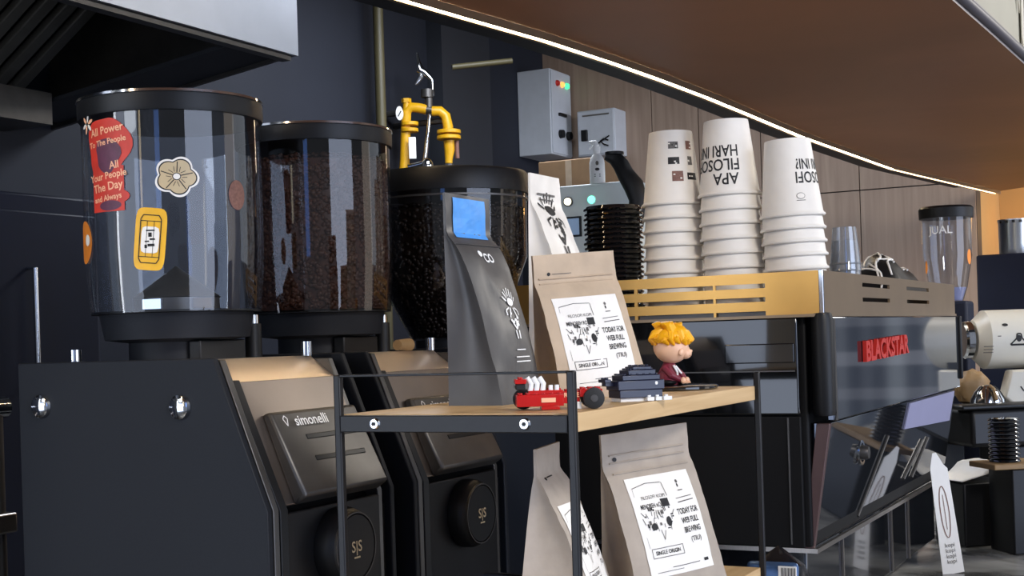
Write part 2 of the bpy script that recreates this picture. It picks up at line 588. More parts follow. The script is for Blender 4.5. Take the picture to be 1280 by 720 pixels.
# beige board standing on the overhead shelf, papers hanging on it
bd = thing('display_board', 'beige board with pale paper cut-outs standing above the brown overhead shelf', 'board', Vector((e0.x, e0.y, ZC + ZS + .0355)))
mb = MB()
i0 = D2 * .035
a, b = e0 - de * .8 + i0 - Vector((e0.x, e0.y, 0)), e1 + de * 2.0 + i0 - Vector((e0.x, e0.y, 0))
for k in range(2):
    pass
a2, b2 = a + D2 * .02, b + D2 * .02
mb.prism([(a.x, a.y), (b.x, b.y), (b2.x, b2.y), (a2.x, a2.y)], 0, .42, axis='z')
mb.build('panel', M['beige'], bd)
for k, (f, w, z0, z1) in enumerate(((1.28, .028, .02, .22), (1.36, .02, .05, .25), (1.46, .03, .0, .2), (1.62, .05, .03, .24), (1.22, .012, .10, .26))):
    q = MB(); c = e0 + de * f - Vector((e0.x, e0.y, 0)) + D2 * .029
    dd = de.normalized()
    pa = [c + dd * x for x in (-w / 2, w / 2)]
    q.add([(pa[0].x, pa[0].y, z0 + .03), (pa[1].x, pa[1].y, z0), (pa[1].x, pa[1].y, z1), (pa[0].x, pa[0].y, z1 + .02),
           (pa[0].x + D2.x * .002, pa[0].y + D2.y * .002, z0 + .03), (pa[1].x + D2.x * .002, pa[1].y + D2.y * .002, z0), (pa[1].x + D2.x * .002, pa[1].y + D2.y * .002, z1), (pa[0].x + D2.x * .002, pa[0].y + D2.y * .002, z1 + .02)],
          [(0, 1, 2, 3), (7, 6, 5, 4), (0, 4, 5, 1), (1, 5, 6, 2), (2, 6, 7, 3), (3, 7, 4, 0)])
    q.build('paper_strip', M['sandp'], bd)

# counter
CT = ZC - .50
ct = MB(); wbox(ct, -.72, SW - .004, -.45, .775, CT - .04, CT, 0)
tag(ct.build('countertop', M['counter'], bevel=.003), 'dark veined marble countertop under the coffee machines', 'countertop')
cbm = MB(); wbox(cbm, -.68, SW - .01, -.41, .75, 0, CT - .04, 0)
tag(cbm.build('counter_base', M['navy']), 'dark base cabinet run beneath the marble countertop', 'cabinet')

# ================================================================== HOOD
hd = thing('extractor_hood', 'stainless steel extractor hood with slanted baffle filters over the dark kitchen side', 'extractor hood', Vector((0, 0, 0)))
hp = P(373, 70, 3.31)
sH = (Vector((hp.x, hp.y, 0)) - O).dot(D1); tH = (Vector((hp.x, hp.y, 0)) - O).dot(D2); zH = hp.z
hd.location = W(sH, tH, zH); hd.rotation_euler = (0, 0, ANG)
# local: x along D1 (hood lies at x<0), y to the wall
dW = TW - tH
MB().bx(-2.6, 0, 0, .012, 0, .62).build('fascia', M['hood'], hd)
MB().prism([(.012, 0), (dW, -.10), (dW, .62), (.012, .62)], -.012, 0).build('end_panel', M['dsteel'], hd)
MB().bx(-2.6, -.013, .0125, .04, -.012, -.001).build('front_lip', M['dsteel'], hd)
XF = st_of(on_t(55, 175, tH + dW - .2))[0] - sH
gt = MB(); gt.bx(-2.6, XF + .03, dW - .20, dW - .03, -.13, -.05)
gt.build('grease_gutter', M['dsteel'], hd)
# baffle filter: slanted from the gutter up to the fascia
y0, z0, y1, z1 = dW - .12, -.05, .10, .33
ln = math.hypot(y1 - y0, z1 - z0)
rotb = Matrix.Rotation(math.atan2(z1 - z0, y1 - y0), 3, 'X')
for fi in range(4):
    xb = XF - fi * .46
    fl = MB()
    ctr = Vector((xb - .21, (y0 + y1) / 2, (z0 + z1) / 2))
    for k in range(7):
        fl.box(ctr + Vector((-.18 + k * .06, 0, 0)), (.034, ln, .02), 0, rotb)
    fl.box(ctr + rotb @ Vector((0, 0, -.018)), (.43, ln, .006), 1, rotb)
    fl.build('baffle_filter', [M['filt'], M['black']], hd, bevel=.004)
MB().prism([(.04, .005), (dW - .03, -.085), (dW - .03, -.075), (.04, .015)], XF + .05, -.013).build('underside_panel', M['wallD2'], hd)
MB().bx(-2.6, 0, .012, dW, .60, .62).build('top_panel', M['dsteel'], hd)

# ================================================================== GRINDERS
HC = (.134, .166)          # hopper centre in grinder coordinates
GW = .254


def grinder(s0, t0, label, empty):
    g = thing('coffee_grinder', label, 'coffee grinder', W(s0, t0, CT), ANG, 'large dark coffee grinders with clear hoppers')
    zz = ZC - CT          # camera height above base
    prof = [(.30, zz - .012), (0, zz - .012), (-.0685, zz - .18), (-.0685, .012), (.30, .012)]
    for a, b in ((0, .009), (GW - .009, GW)):
        MB().prism(prof, a, b).build('side_panel', M['navy'], g, bevel=.0015)
    pr2 = [(.295, zz - .018), (.004, zz - .018), (-.064, zz - .182), (-.064, .02), (.295, .02)]
    MB().prism(pr2, GW - .030, GW - .021).build('inner_rib', M['dsteel'], g, bevel=.001)
    MB().prism([(.05, zz - .0135), (-.0025, zz - .0145), (-.0695, zz - .180), (-.0695, .02), (-.05, .02), (-.02, zz - .09)], .0098, .0195).build('inner_rib', M['dsteel'], g, bevel=.001)
    MB().prism([(.008, zz - .038), (-.009, zz - .038), (-.0705, zz - .182), (-.0705, .02), (-.05, .02), (-.04, zz - .15)], .0205, .0345).build('inner_rib', M['black'], g, bevel=.001)
    # body core
    core = [(.29, zz - .020), (.034, zz - .0215), (.006, zz - .046), (-.040, zz - .18), (-.060, zz - .20), (-.060, .0), (.29, .0)]
    MB().prism(core, .0095, GW - .0095).build('body', M['black'], g, bevel=.002)
    # warm stainless top strip
    MB().prism([(.16, zz - .0145), (.031, zz - .0145), (-.0045, zz - .041), (.004, zz - .048), (.034, zz - .021), (.16, zz - .021)], .0095, GW - .0305).build('top_strip', M['warmsteel'], g)
    MB().prism([(-.003, zz - .041), (-.007, zz - .040), (-.0640, zz - .178), (-.058, zz - .18)], .0350, GW - .0305).build('front_plate', M['plate'], g, bevel=.0008)
    # dark control module with slots
    def sl(z, o):   # point on slanted front at height z(rel cam), offset o outwards
        f = (-.040 - z) / (.138)
        y = -.007 - .057 * f
        nrm = Vector((0, -.924, .382))
        return Vector((0, y, zz + z)) + nrm * o
    mo = MB()
    za, zb = -.078, -.176
    q = [sl(za, -.001), sl(za - .002, .012), sl(zb, .020), sl(zb - .004, -.001)]
    mo.prism([(p.y, p.z) for p in q], .054, GW - .031)
    m = mo.build('control_module', M['dsteel'], g, bevel=.004)
    for zs_ in (-.112, -.137):
        sb = MB()
        p = sl(zs_, .0111 + (-.08 - zs_) * .09)
        sb.box((.150, p.y, p.z), (.10, .0035, .0065), 0, Matrix.Rotation(-R_(22), 3, 'X'))
        sb.build('slot', M['black'], m, bevel=.001)
    pt = Print().text('simonelli', 0, 0, .018, 0, .012).line([(-.052, .004), (-.048, -.005), (-.044, .004), (-.048, .008), (-.052, .004)], .0012, 0)
    def fm(a, b, o):
        p = sl(-.094 + b * .92, .0150 + (-.08 + .094 - b) * .09 + o)
        return Vector((.118 + a, p.y, p.z))
    pt.wrap(fm, 'lettering', [M['white']], m)
    # lower front with round dial
    MB().bx(.0355, GW - .031, -.0665, -.058, .03, zz - .186).build('front_cover', M['blackm'], g, bevel=.002)
    d = MB(); d.lathe([(.0, -.094), (.037, -.094), (.043, -.088), (.046, -.080), (.046, -.067)], (.130, 0, zz - .236), 40, 0, 'y')
    dial = d.build('dial', M['black'], g)
    r = MB(); r.lathe([(.039, -.0945), (.0405, -.0945), (.0405, -.091), (.039, -.091), (.039, -.0945)], (.130, 0, zz - .236), 40, 0, 'y', cap=False)
    r.build('dial_ring', M['dsteel'], dial)
    Print().text('S|S', 0, 0, .018, 0, .01).rect(-.006, .006, -.013, -.011, 0, 1).wrap(lambda a, b, o: Vector((.130 + a, -.0942 - o, zz - .236 + b)), 'emblem', [M['sand']], dial)
    # portafilter fork below
    fk = MB()
    for sx in (-1, 1):
        fk.tube([(.154 + sx * .03, -.06, zz - .33), (.154 + sx * .03, -.14, zz - .33)], .005)
    fk.build('portafilter_fork', M['chrome'], g)
    MB().bx(.03, GW - .03, -.15, -.068, .0, .018).build('drip_tray', M['blackm'], g, bevel=.002)
    # chrome caps on the near side panel
    for i, (y, z) in enumerate(((.048, -.066), (.262, -.064))):
        c = MB(); c.lathe([(0, -.007), (.010, -.0065), (.0135, -.004), (.0145, 0)], (-.0002, y, zz + z), 28, 0, 'x')
        cp = c.build('screw_cap', M['chrome'], g)
        if i == 0:
            MB().box((-.0072, y, zz + z), (.0012, .0016, .022)).build('slot', M['black'], cp)
    # bolts on top
    for (x, y) in ((.03, .235), (.215, .03)):
        c = MB(); c.cyl((x, y, zz - .0145 if y < .1 else zz - .02), .007, 0, .018 if y < .1 else .022, 16); c.build('bolt', M['chrome'], g)
    # collar
    cx, cy = HC
    c = MB(); c.lathe([(.060, -.022), (.060, .008), (.088, .012), (.094, .043), (.0, .043)], (cx, cy, zz), 48)
    co = c.build('hopper_collar', M['navy'], g)
    MB().box((cx, cy - .062, zz - .004), (.085, .018, .026)).build('shutter', M['black'], g, bevel=.002)
    k = MB(); k.cyl((.205, .105, zz - .02), .0105, 0, .048, 20); kb = k.build('latch_knob', M['black'], g)
    MB().cyl((.205, .105, zz + .0285), .0075, 0, .011, 16).build('knob_cap', M['chrome'], kb)
    # hopper: thin clear wall
    RH = .1085
    h = MB(); h.lathe([(.103, .044), (.1055, .07), (RH, .125), (RH, .292)], (cx, cy, zz), 72, cap=False)
    hop = h.build('hopper', M['clear'] if empty else M['clear2'], g)
    f = MB(); f.lathe([(.103, .0435), (.103, .046), (0, .046)], (cx, cy, zz), 64); f.build('hopper_floor', M['clear'] if False else M['black'], g)
    l = MB(); l.lathe([(.108, .280), (.1115, .280), (.1125, .284), (.1125, .300), (.110, .303), (.0, .303)], (cx, cy, zz), 72)
    lid = l.build('lid', M['black'], g)
    rr = MB(); rr.lathe([(.1110, .3005), (.1134, .3012), (.1130, .3042), (.1095, .3048), (.1090, .3032)], (cx, cy, zz), 72, cap=False)
    rr.build('lid_rim', M['chrome'], lid)
    if empty:
        b = MB(); b.lathe([(.052, .046), (.052, .062), (.054, .063), (.0, .103)], (cx, cy, zz), 36)
        bf = b.build('feed_cone', M['dsteel'], g)
        to = math.atan2(-(W(s0, t0).y + 0.1), -(W(s0, t0).x)) - ANG
        for da in (-.55, .62):
            an = to + da
            rt = Matrix.Rotation(an, 3, 'Z')
            MB().box((cx + .0525 * cos(an), cy + .0525 * sin(an), zz + .0545), (.004, .026, .012), 0, rt).build('bracket', M['chrome'], bf)
    return g, hop, zz


g1, hop1, zz = grinder(.0448, .4535, 'dark coffee grinder in front left, its clear hopper empty and covered in stickers', True)
g2, hop2, _ = grinder(.3448, .4535, 'dark coffee grinder second from left, clear hopper full of brown beans', False)


def hopper_angle(g, sp):
    c = g.matrix_basis @ Vector((HC[0], HC[1], 0))
    return math.atan2(-c.y, -c.x) - ANG + math.asin(max(-1, min(1, sp)))


# --- stickers on the empty hopper
def smap(u, v, sc=1.0):
    sp = (u - 215) / 111.0
    z = zz + (HV + .032 * (640 - u) - v) / F * 1.60
    return cylmap(HC[0], HC[1], .1088, hopper_angle(g1, sp), z)

# red fist-shaped sticker with script
pr = Print()
def fist(t):
    return 1 + .10 * sin(3 * t + .6) + .05 * cos(5 * t)
pr.blob(.0, .022, .034, .038, 0, 36, fist)
pr.rect(-.025, .025, -.053, 0, 0, 6)
pr.blob(.006, -.036, .026, .010, 0, 20)
pr.blob(.002, .014, .019, .021, 1, 20, fist)
pr.blob(.004, -.046, .017, .006, 1, 16)
for txt, y, sz, a in (('All Power', .043, .0130, 0), ('To The People', .029, .0098, 0), ('All', .001, .0125, .012), ('Your People', -.011, .0115, 0), ('The Day', -.024, .0135, 0), ('and Always', -.037, .0095, 0)):
    pr.text(txt, a, y, sz, 2, .018, .10)
pr.wrap(smap(138, 208), 'sticker', [M['redst'], M['purple'], M['peach']], hop1)['label'] = 'red fist-shaped sticker with pale script'
# flower sticker
pf = Print()
pet = lambda t: .80 + .20 * abs(cos(2.5 * t + .3))
pf.blob(0, 0, .0265, .0245, 0, 60, pet)
pf.blob(0, 0, .0238, .0218, 1, 60, pet)
pf.blob(0, 0, .0222, .0202, 2, 60, pet)
for k in range(5):
    an = 2 * PI * k / 5 + .25
    pf.line([(.005 * cos(an), .005 * sin(an)), (.019 * cos(an), .0175 * sin(an))], .0011, 3)
    for da in (-.3, .3):
        pf.line([(.006 * cos(an + PI / 5 + da * .5), .006 * sin(an + PI / 5 + da * .5)), (.012 * cos(an + PI / 5 + da), .012 * sin(an + PI / 5 + da))], .0007, 3)
pf.blob(0, 0, .005, .0045, 3, 16); pf.blob(0, 0, .004, .0035, 4, 16)
pf.wrap(smap(219, 222), 'sticker', [M['label'], M['ink'], M['sand'], M['ink'], M['label']], hop1)['label'] = 'five-petalled beige flower sticker'
# yellow can sticker
py = Print()
rr_ = lambda t: (abs(cos(t)) ** 6 + abs(sin(t)) ** 6) ** (-1 / 6)
py.blob(0, 0, .0185, .0365, 0, 48, rr_, rot=-.10)
def ro(a, b): return (a * cos(-.1) - b * sin(-.1), a * sin(-.1) + b * cos(-.1))
py.line([ro(*p) for p in ((-.009, .028), (.009, .028), (.012, .023), (.012, -.023), (.009, -.028), (-.009, -.028), (-.012, -.023), (-.012, .023), (-.009, .028))], .0011, 2)
py.line([ro(-.012, .021), ro(.012, .021)], .0009, 2); py.line([ro(-.012, -.021), ro(.012, -.021)], .0009, 2)
py.line([ro(-.004, .021), ro(-.004, -.021)], .0006, 2); py.line([ro(.004, .021), ro(.004, -.021)], .0006, 2)
py.blob(0, -.001, .0105, .0155, 1, 24, rr_, rot=-.1)
for a, b, w, h in ((0, .010, .010, .0016), (0, .005, .004, .005), (.003, .0, .006, .002), (-.003, -.003, .005, .0016), (.002, -.007, .008, .003), (-.004, -.009, .003, .004)):
    x, y = ro(a, b); py.rect(x - w / 2, x + w / 2, y - h / 2, y + h / 2, 3, 1)
py.wrap(smap(186, 300), 'sticker', [M['yelst'], M['label'], M['ink'], M['ink']], hop1)['label'] = 'yellow can-shaped sticker'
po = Print().blob(0, 0, .024, .026, 0, 30).blob(.012, .002, .007, .007, 1, 14).blob(.012, .002, .003, .003, 0, 10)
po.wrap(smap(108, 300), 'sticker', [M['orange'], M['label']], hop1)['label'] = 'orange sticker at the hopper edge'
ps = Print()
for k in range(6):
    an = k * PI / 3 + .3
    ps.blob(.008 * cos(an), .007 * sin(an), .0055, .0022, 0 if k % 2 else 1, 12, rot=an)
ps.wrap(smap(116, 151), 'sticker', [M['label'], M['peach']], hop1)['label'] = 'small pale starry sticker'
pc = Print().blob(0, 0, .013, .018, 0, 20)
pc.wrap(smap(290, 240), 'sticker', [M['inkr']], hop1)['label'] = 'faded brown oval sticker'


# --- beans
def ico():
    t = (1 + 5 ** .5) / 2
    vs = [Vector(p).normalized() for p in ((-1, t, 0), (1, t, 0), (-1, -t, 0), (1, -t, 0), (0, -1, t), (0, 1, t), (0, -1, -t), (0, 1, -t), (t, 0, -1), (t, 0, 1), (-t, 0, -1), (-t, 0, 1))]
    fs = [(0, 11, 5), (0, 5, 1), (0, 1, 7), (0, 7, 10), (0, 10, 11), (1, 5, 9), (5, 11, 4), (11, 10, 2), (10, 7, 6), (7, 1, 8), (3, 9, 4), (3, 4, 2), (3, 2, 6), (3, 6, 8), (3, 8, 9), (4, 9, 5), (2, 4, 11), (6, 2, 10), (8, 6, 7), (9, 8, 1)]
    return vs, fs
IV, IF = ico()


def beans(name, label, centre, prof, m, n, z0, z1, ztop_r):
    """prof(z)->radius ; beans lining the wall and heaped on top"""
    mb = MB()
    K = 14
    mb.lathe([(prof(z0 + (z1 - z0) * i / K) - .0045, z0 + (z1 - z0) * i / K) for i in range(K + 1)] + [(0, z1 + .004)], (0, 0, 0), 48)
    def put(p, nrm):
        q = Matrix.Rotation(random.uniform(0, 2 * PI), 3, nrm) @ nrm.to_track_quat('Z', 'Y').to_matrix()
        q = q @ Matrix.Rotation(random.uniform(-.5, .5), 3, 'X')
        s = random.uniform(.85, 1.1)
        mb.add([p + q @ Vector((v.x * .0056 * s, v.y * .0040 * s, v.z * .0030 * s)) for v in IV], IF, 0)
    for _ in range(n):
        z = random.uniform(z0 + .003, z1); a = random.uniform(0, 2 * PI)
        r = prof(z) - .0050
        put(Vector((r * cos(a), r * sin(a), z)), Vector((cos(a), sin(a), 0)))
    for _ in range(n // 5):
        a = random.uniform(0, 2 * PI); r = ztop_r * random.random() ** .5
        put(Vector((r * cos(a), r * sin(a), z1 + .003 + .004 * random.random())), Vector((0, 0, 1)))
    o = mb.build(name, m, None, weld=False, angle=80)
    o.location = centre
    tag(o, label, 'coffee beans', kind='stuff')
    return o


c2 = g2.matrix_basis @ Vector((HC[0], HC[1], 0))
beans('coffee_beans', 'brown roasted coffee beans filling the second hopper', Vector((c2.x, c2.y, CT)),
      lambda z: min(.1080, .1028 + (z - zz - .044) * .07) - .0016, M['bean'], 3600, zz + .0475, zz + .255, .095)

# --- third machine: larger smoked cone hopper on a black grinder
g3 = thing('coffee_grinder', 'black grinder with a wide tapering hopper of dark beans behind the charcoal bag', 'coffee grinder', W(.782, .575, CT), ANG, 'large dark coffee grinders with clear hoppers')
b = MB(); b.bx(-.11, .11, -.13, .13, .0, zz - .035); b.build('body', M['navy'], g3, bevel=.008)
MB().lathe([(.06, zz - .036), (.06, zz + .0)], (0, 0, 0), 40).build('hopper_collar', M['black'], g3)
h = MB(); h.lathe([(.066, zz + .0), (.098, zz + .06), (.126, zz + .13), (.128, zz + .232)], n=64, cap=False)
h.build('hopper', M['clear2'], g3)
l = MB(); l.lathe([(.124, zz + .232), (.131, zz + .232), (.1315, zz + .262), (.128, zz + .267), (0, zz + .270)], n=64)
lid = l.build('lid', M['black'], g3)
rg = MB(); rg.lathe([(.1285, zz + .222), (.1295, zz + .222), (.1295, zz + .225), (.1285, zz + .225), (.1285, zz + .222)], n=64, cap=False); rg.build('lid_rim', M['dsteel'], lid)
def p3(z):
    z -= zz
    if z < .06: return .066 + (.032) * z / .06 - .002
    if z < .13: return .098 + .028 * (z - .06) / .07 - .002
    return .1255
beans('coffee_beans', 'very dark roast coffee beans filling the tapering third hopper', W(.782, .575, CT), p3, M['dbean'], 2600, zz + .003, zz + .205, .115)

# small cork / wood knob items on second grinder top
wk = thing('cork_stopper', 'small brown cork stopper lying on the second grinder top', 'cork', W(.3448 + .15, .4535 + .035, ZC - .0144), ANG)
c = MB(); c.lathe([(0, -.016), (.0075, -.016), (.009, .016), (0, .016)], (0, 0, .0091), 20, 0, 'x'); c.build('cork', M['tan'], wk)

# ================================================================== RACK
RZ = ZC - .072           # top of upper board
rk = thing('shelf_rack', 'black metal two-tier rack with plywood boards on the countertop', 'shelf rack', W(0, 0, CT), ANG)
hz = RZ - CT
LX, LY = .565, .256
for z in (hz, ZC - .305 - CT):
    bdm = MB(); bdm.bx(.0075, LX - .006, .0, LY, z - .018, z); bdm.build('shelf_board', M['board'], rk, bevel=.0008)
for x, w in ((-.0, .0075), (LX - .006, .006)):
    for y in (-.006, LY - .002):
        MB().bx(x, x + w, y, y + .008, 0, hz + (.040 if x < .1 else .018)).build('post', M['blackm'], rk, bevel=.0015)
    if x < .1: MB().bx(x, x + w, -.006 + .008, LY - .002, hz + .0375, hz + .040).build('top_rail', M['blackm'], rk, bevel=.0005)
    for z in (hz, ZC - .305 - CT):
        br = MB(); br.bx(x - .001, x + w, .002, LY - .002, z - .0175, z - .001)
        bo = br.build('side_bar', M['blackm'], rk, bevel=.0008)
        if x == 0:
            for y in (.045, .212):
                s_ = MB(); s_.lathe([(0, -.0042), (.0045, -.0038), (.0058, -.001)], (0, y, z - .009), 20, 0, 'x')
                sc = s_.build('screw', M['chrome'], bo)
                MB().cyl((0, y, z - .009), .0022, -.0048, -.0041, 6, 0, 'x').build('socket', M['black'], sc)

# ================================================================== BAGS
def bag(name, label, loc, rotz, w, d, h, mats, seal=.80, top_d=.003, roll=0.0, bulge=.006, group=None, top_w=1.0, seed=0, lean=0.0, pw=.75):
    """flat-bottom pouch. local x width, front at -y. Returns root, surface fn(a,b,off)"""
    root = thing(name, label, 'coffee bag', loc, rotz, group, roll)
    def dep(f):
        if f >= seal: return top_d
        g_ = 1 - f / seal
        return top_d + (d - top_d) * (g_ ** pw)
    def wid(f):
        return w * (1 + (top_w - 1) * f) * (1 - .03 * sin(PI * min(1, f / seal)))
    def yc(f): return lean * (d - dep(f)) / 2
    def front(xf, f, off=0.0):      # xf -1..1
        b_ = bulge * (1 - xf * xf) * sin(PI * min(1, max(0, f) / seal)) if f < seal else 0
        n_ = .0022 * noise.noise(Vector((xf * 2.0 + seed, f * 5, seed))) + .0010 * noise.noise(Vector((xf * 6 + seed, f * 16, 3.1)))
        return Vector((xf * wid(f) / 2, yc(f) - dep(f) / 2 - b_ + (n_ if .02 < f < 1 else 0) - off, f * h))
    mb = MB()
    NX, NZ, NS = 18, 34, 6
    rows = []
    for j in range(NZ + 1):
        f = j / NZ
        ring = [front(-1 + 2 * i / NX, f) for i in range(NX + 1)]
        dd = dep(f); W2 = wid(f) / 2
        pin = .30 * dd * min(1, f / seal * 1.6) if f < seal else 0
        for i in range(1, NS):
            k = i / NS
            ring.append(Vector((W2 - pin * sin(PI * k) ** 1.0 * (1 if dd > top_d else 0), yc(f) - dd / 2 + dd * k, f * h)))
        for i in range(NX + 1):
            xf = 1 - 2 * i / NX
            ring.append(Vector((xf * W2, yc(f) + dd / 2 + bulge * .6 * (1 - xf * xf) * (sin(PI * f / seal) if f < seal else 0), f * h)))
        for i in range(1, NS):
            k = i / NS
            ring.append(Vector((-W2 + pin * sin(PI * k), yc(f) + dd / 2 - dd * k, f * h)))
        rows.append(ring)
    n = len(rows[0])
    vs = [p for r in rows for p in r]
    fs = []
    for j in range(NZ):
        for i in range(n):
            i2 = (i + 1) % n
            fs.append((j * n + i, j * n + i2, (j + 1) * n + i2, (j + 1) * n + i))
    fs.append(tuple(range(n))[::-1]); fs.append(tuple(range(NZ * n, NZ * n + n)))
    mb.add(vs, fs)
    body = mb.build('pouch', mats, root, angle=55)
    fn = lambda a, b, off=0.0: front(a / (wid(b / h) / 2), b / h, off)
    return root, fn


def seal_lines(root, fn, h, w, zs, m):
    for z in zs:
        mb = MB()
        N = 12
        a = [fn(-w / 2 * .93 + w * .93 * i / N, z, .0012) for i in range(N + 1)]
        mb.tube(a, .0009, 6)
        mb.build('seal_seam', m, root)


def beanlabel(root, fn, w, h, a0, b0, sc=1.0, big=True):
    """white label with house drawing and lines of writing; (a0,b0) lower-left"""
    p = Print()
    W_, H_ = w, h
    p.rect(a0, a0 + W_, b0, b0 + H_, 0, 10)
    X = lambda x: a0 + x * W_
    Y = lambda y: b0 + y * H_
    th = .0007
    p.line([(X(.06), Y(.90)), (X(.3), Y(.93)), (X(.52), Y(.92))], th, 2)
    p.line([(X(.53), Y(.92)), (X(.54), Y(.78))], th, 2)
    p.line([(X(.06), Y(.90)), (X(.07), Y(.30))], th * .5, 2)
    # sketch of a little street scene
    rnd = random.Random(5)
    p.text('FILOSOFI KOPI', X(.33), Y(.79), .048 * H_, 2, .0)
    p.text('MENOREH ROAST', X(.30), Y(.705), .062 * H_, 1, .02, 0, .7)
    p.rect(X(.42), X(.53), Y(.68), Y(.76), 1, 1)
    for k in range(26):
        x = .12 + .40 * rnd.random(); y = .45 + .22 * rnd.random()
        w2, h2 = .008 + .035 * rnd.random(), .008 + .035 * rnd.random()
        p.rect(X(x), X(x + w2), Y(y), Y(y + h2), 1 if k % 3 else 2, 1)
    for k in range(16):
        x = .10 + .42 * rnd.random(); y = .42 + .2 * rnd.random()
        p.line([(X(x), Y(y)), (X(x + .05 * rnd.uniform(-1, 1)), Y(y + .09 * rnd.uniform(.2, 1)))], th * .9, 1)
    p.blob(X(.22), Y(.50), .05 * W_, .035 * H_, 1, 12)
    p.blob(X(.45), Y(.53), .04 * W_, .05 * H_, 1, 12)
    p.line([(X(.30), Y(.46)), (X(.32), Y(.36)), (X(.36), Y(.45))], th, 2)
    p.frame(X(.09), X(.56), Y(.19), Y(.29), th, 2)
    p.text('SINGLE ORIGIN', X(.325), Y(.238), .055 * H_, 1, .02, 0, .85)
    # right column
    p.blob(X(.77), Y(.90), .018 * W_, .018 * H_, 2, 10); p.blob(X(.765), Y(.86), .012 * W_, .02 * H_, 1, 10)
    p.rect(X(.74), X(.82), Y(.805), Y(.815), 2, 1)
    p.line([(X(.66), Y(.735)), (X(.92), Y(.745))], th, 2); p.line([(X(.67), Y(.695)), (X(.93), Y(.705))], th * 1.5, 2)
    for i, t in enumerate(('TODAY FOR', 'WEB FULL', 'BREWING')):
        p.text(t, X(.785), Y(.60 - i * .095), .082 * H_, 1, .02, 0, .66)
    p.text('(TIU)', X(.81), Y(.31), .07 * H_, 2, .015)
    p.rect(X(.34), X(.78), Y(.075), Y(.082), 2, 2); p.rect(X(.1), X(.5), Y(.045), Y(.05), 2, 2)
    p.rect(X(.86), X(.93), Y(.07), Y(.10), 1, 1)
    fx = p.wrap(lambda a, b, o: fn(a, b, o), 'label', [M['label'], M['ink'], M['inkg']], root, step=.00022, base=.0008)
    return fx


def sprout(p, a, b, s, mi):
    """radiating seed-like figure mark printed on the pouches"""
    for k in range(7):
        an = PI * (.18 + .64 * k / 6)
        p.line([(a + s * .34 * cos(an), b + s * .34 * sin(an) * 1.0), (a + s * .55 * cos(an), b + s * .60 * sin(an))], s * .05, mi)
    p.blob(a, b + s * .16, s * .24, s * .13, mi, 20)
    for sx in (-1, 1):
        p.line([(a + sx * s * .22, b - s * .02), (a + sx * s * .42, b - s * .1), (a + sx * s * .40, b - s * .25)], s * .05, mi)
        p.line([(a + sx * s * .12, b - s * .02), (a + sx * s * .24, b - s * .32)], s * .06, mi)
        p.line([(a + sx * s * .10, b - s * .72), (a + sx * s * .08, b - s * .98)], s * .07, mi)
    for k in range(9):
        p.blob(a + s * random.uniform(-.22, .22), b - s * random.uniform(.1, .6), s * .07, s * .05, mi, 8)
    p.line([(a - s * .2, b - s * .45), (a, b - s * .68), (a + s * .22, b - s * .42)], s * .07, mi)
    return p


# charcoal bag
bag_h = .232
loc = W(.197, .180, RZ)
b1, fn = bag('coffee_bag', 'slim charcoal foil coffee bag with a blue sticker near its top, on the upper board', loc, ANG, .102, .066, bag_h, M['dbag'], .80, bulge=.006, top_w=.98, seed=2, lean=1.0, pw=.6)
Print().rect(-.036, .036, bag_h - .048, bag_h - .004, 0, 8).wrap(fn, 'sticker', [M['blue']], b1, base=.0009)
seal_lines(b1, fn, bag_h, .110, [bag_h * .76], M['dbag'])
p = Print(); p.blob(-.010, .166, .005, .0035, 0, 10); p.text('CO', .006, .161, .014, 0, .03)
sprout(p, .012, .106, .036, 0)
p.rect(.0, .022, .058, .0592, 0, 1); p.rect(-.004, .03, .050, .0512, 0, 1); p.rect(-.004, .03, .045, .0462, 0, 1); p.rect(-.016, .004, .018, .0205, 0, 1)
p.wrap(fn, 'print', [M['white']], b1, base=.0009)

# tall cream bag behind
h2 = .275
b2, fn2 = bag('coffee_bag', 'tall cream coffee bag with black printed mark, rising behind the kraft bag', W(.412, .185, RZ), ANG, .100, .08, h2, M['cream'], .86, bulge=.004, top_w=.82, seed=5, lean=.9)
p = Print()
sprout(p, .0, .222, .052, 0)
p.rect(-.025, .024, h2 - .026, h2 - .0235, 1, 2); p.rect(-.02, .02, h2 - .032, h2 - .0305, 1, 2)
p.text('KOPI', 0, .160, .012, 0, .02)
p.wrap(fn2, 'print', [M['ink'], M['inkg']], b2, base=.0009)

# kraft bag standing on the upper board
h3 = .170
k1 = P(741, 490, 1.60)
b3, fn3 = bag('coffee_bag', 'kraft paper coffee bag with a big white label standing on the upper board', Vector((k1.x, k1.y + .0, RZ)), R_(30), .124, .062, h3, M['kraft'], .80, bulge=.006, top_w=.92, seed=9, roll=-.06, lean=.6)
beanlabel(b3, fn3, .090, .104, -.044, .014)
seal_lines(b3, fn3, h3, .112, [h3 * .835, h3 * .80], M['kraft'])
Print().blob(-.038, h3 * .865, .0022, .0022, 0, 10).rect(-.034, -.006, h3 * .862, h3 * .866, 1, 2).wrap(fn3, 'print', [M['ink'], M['inkg']], b3)

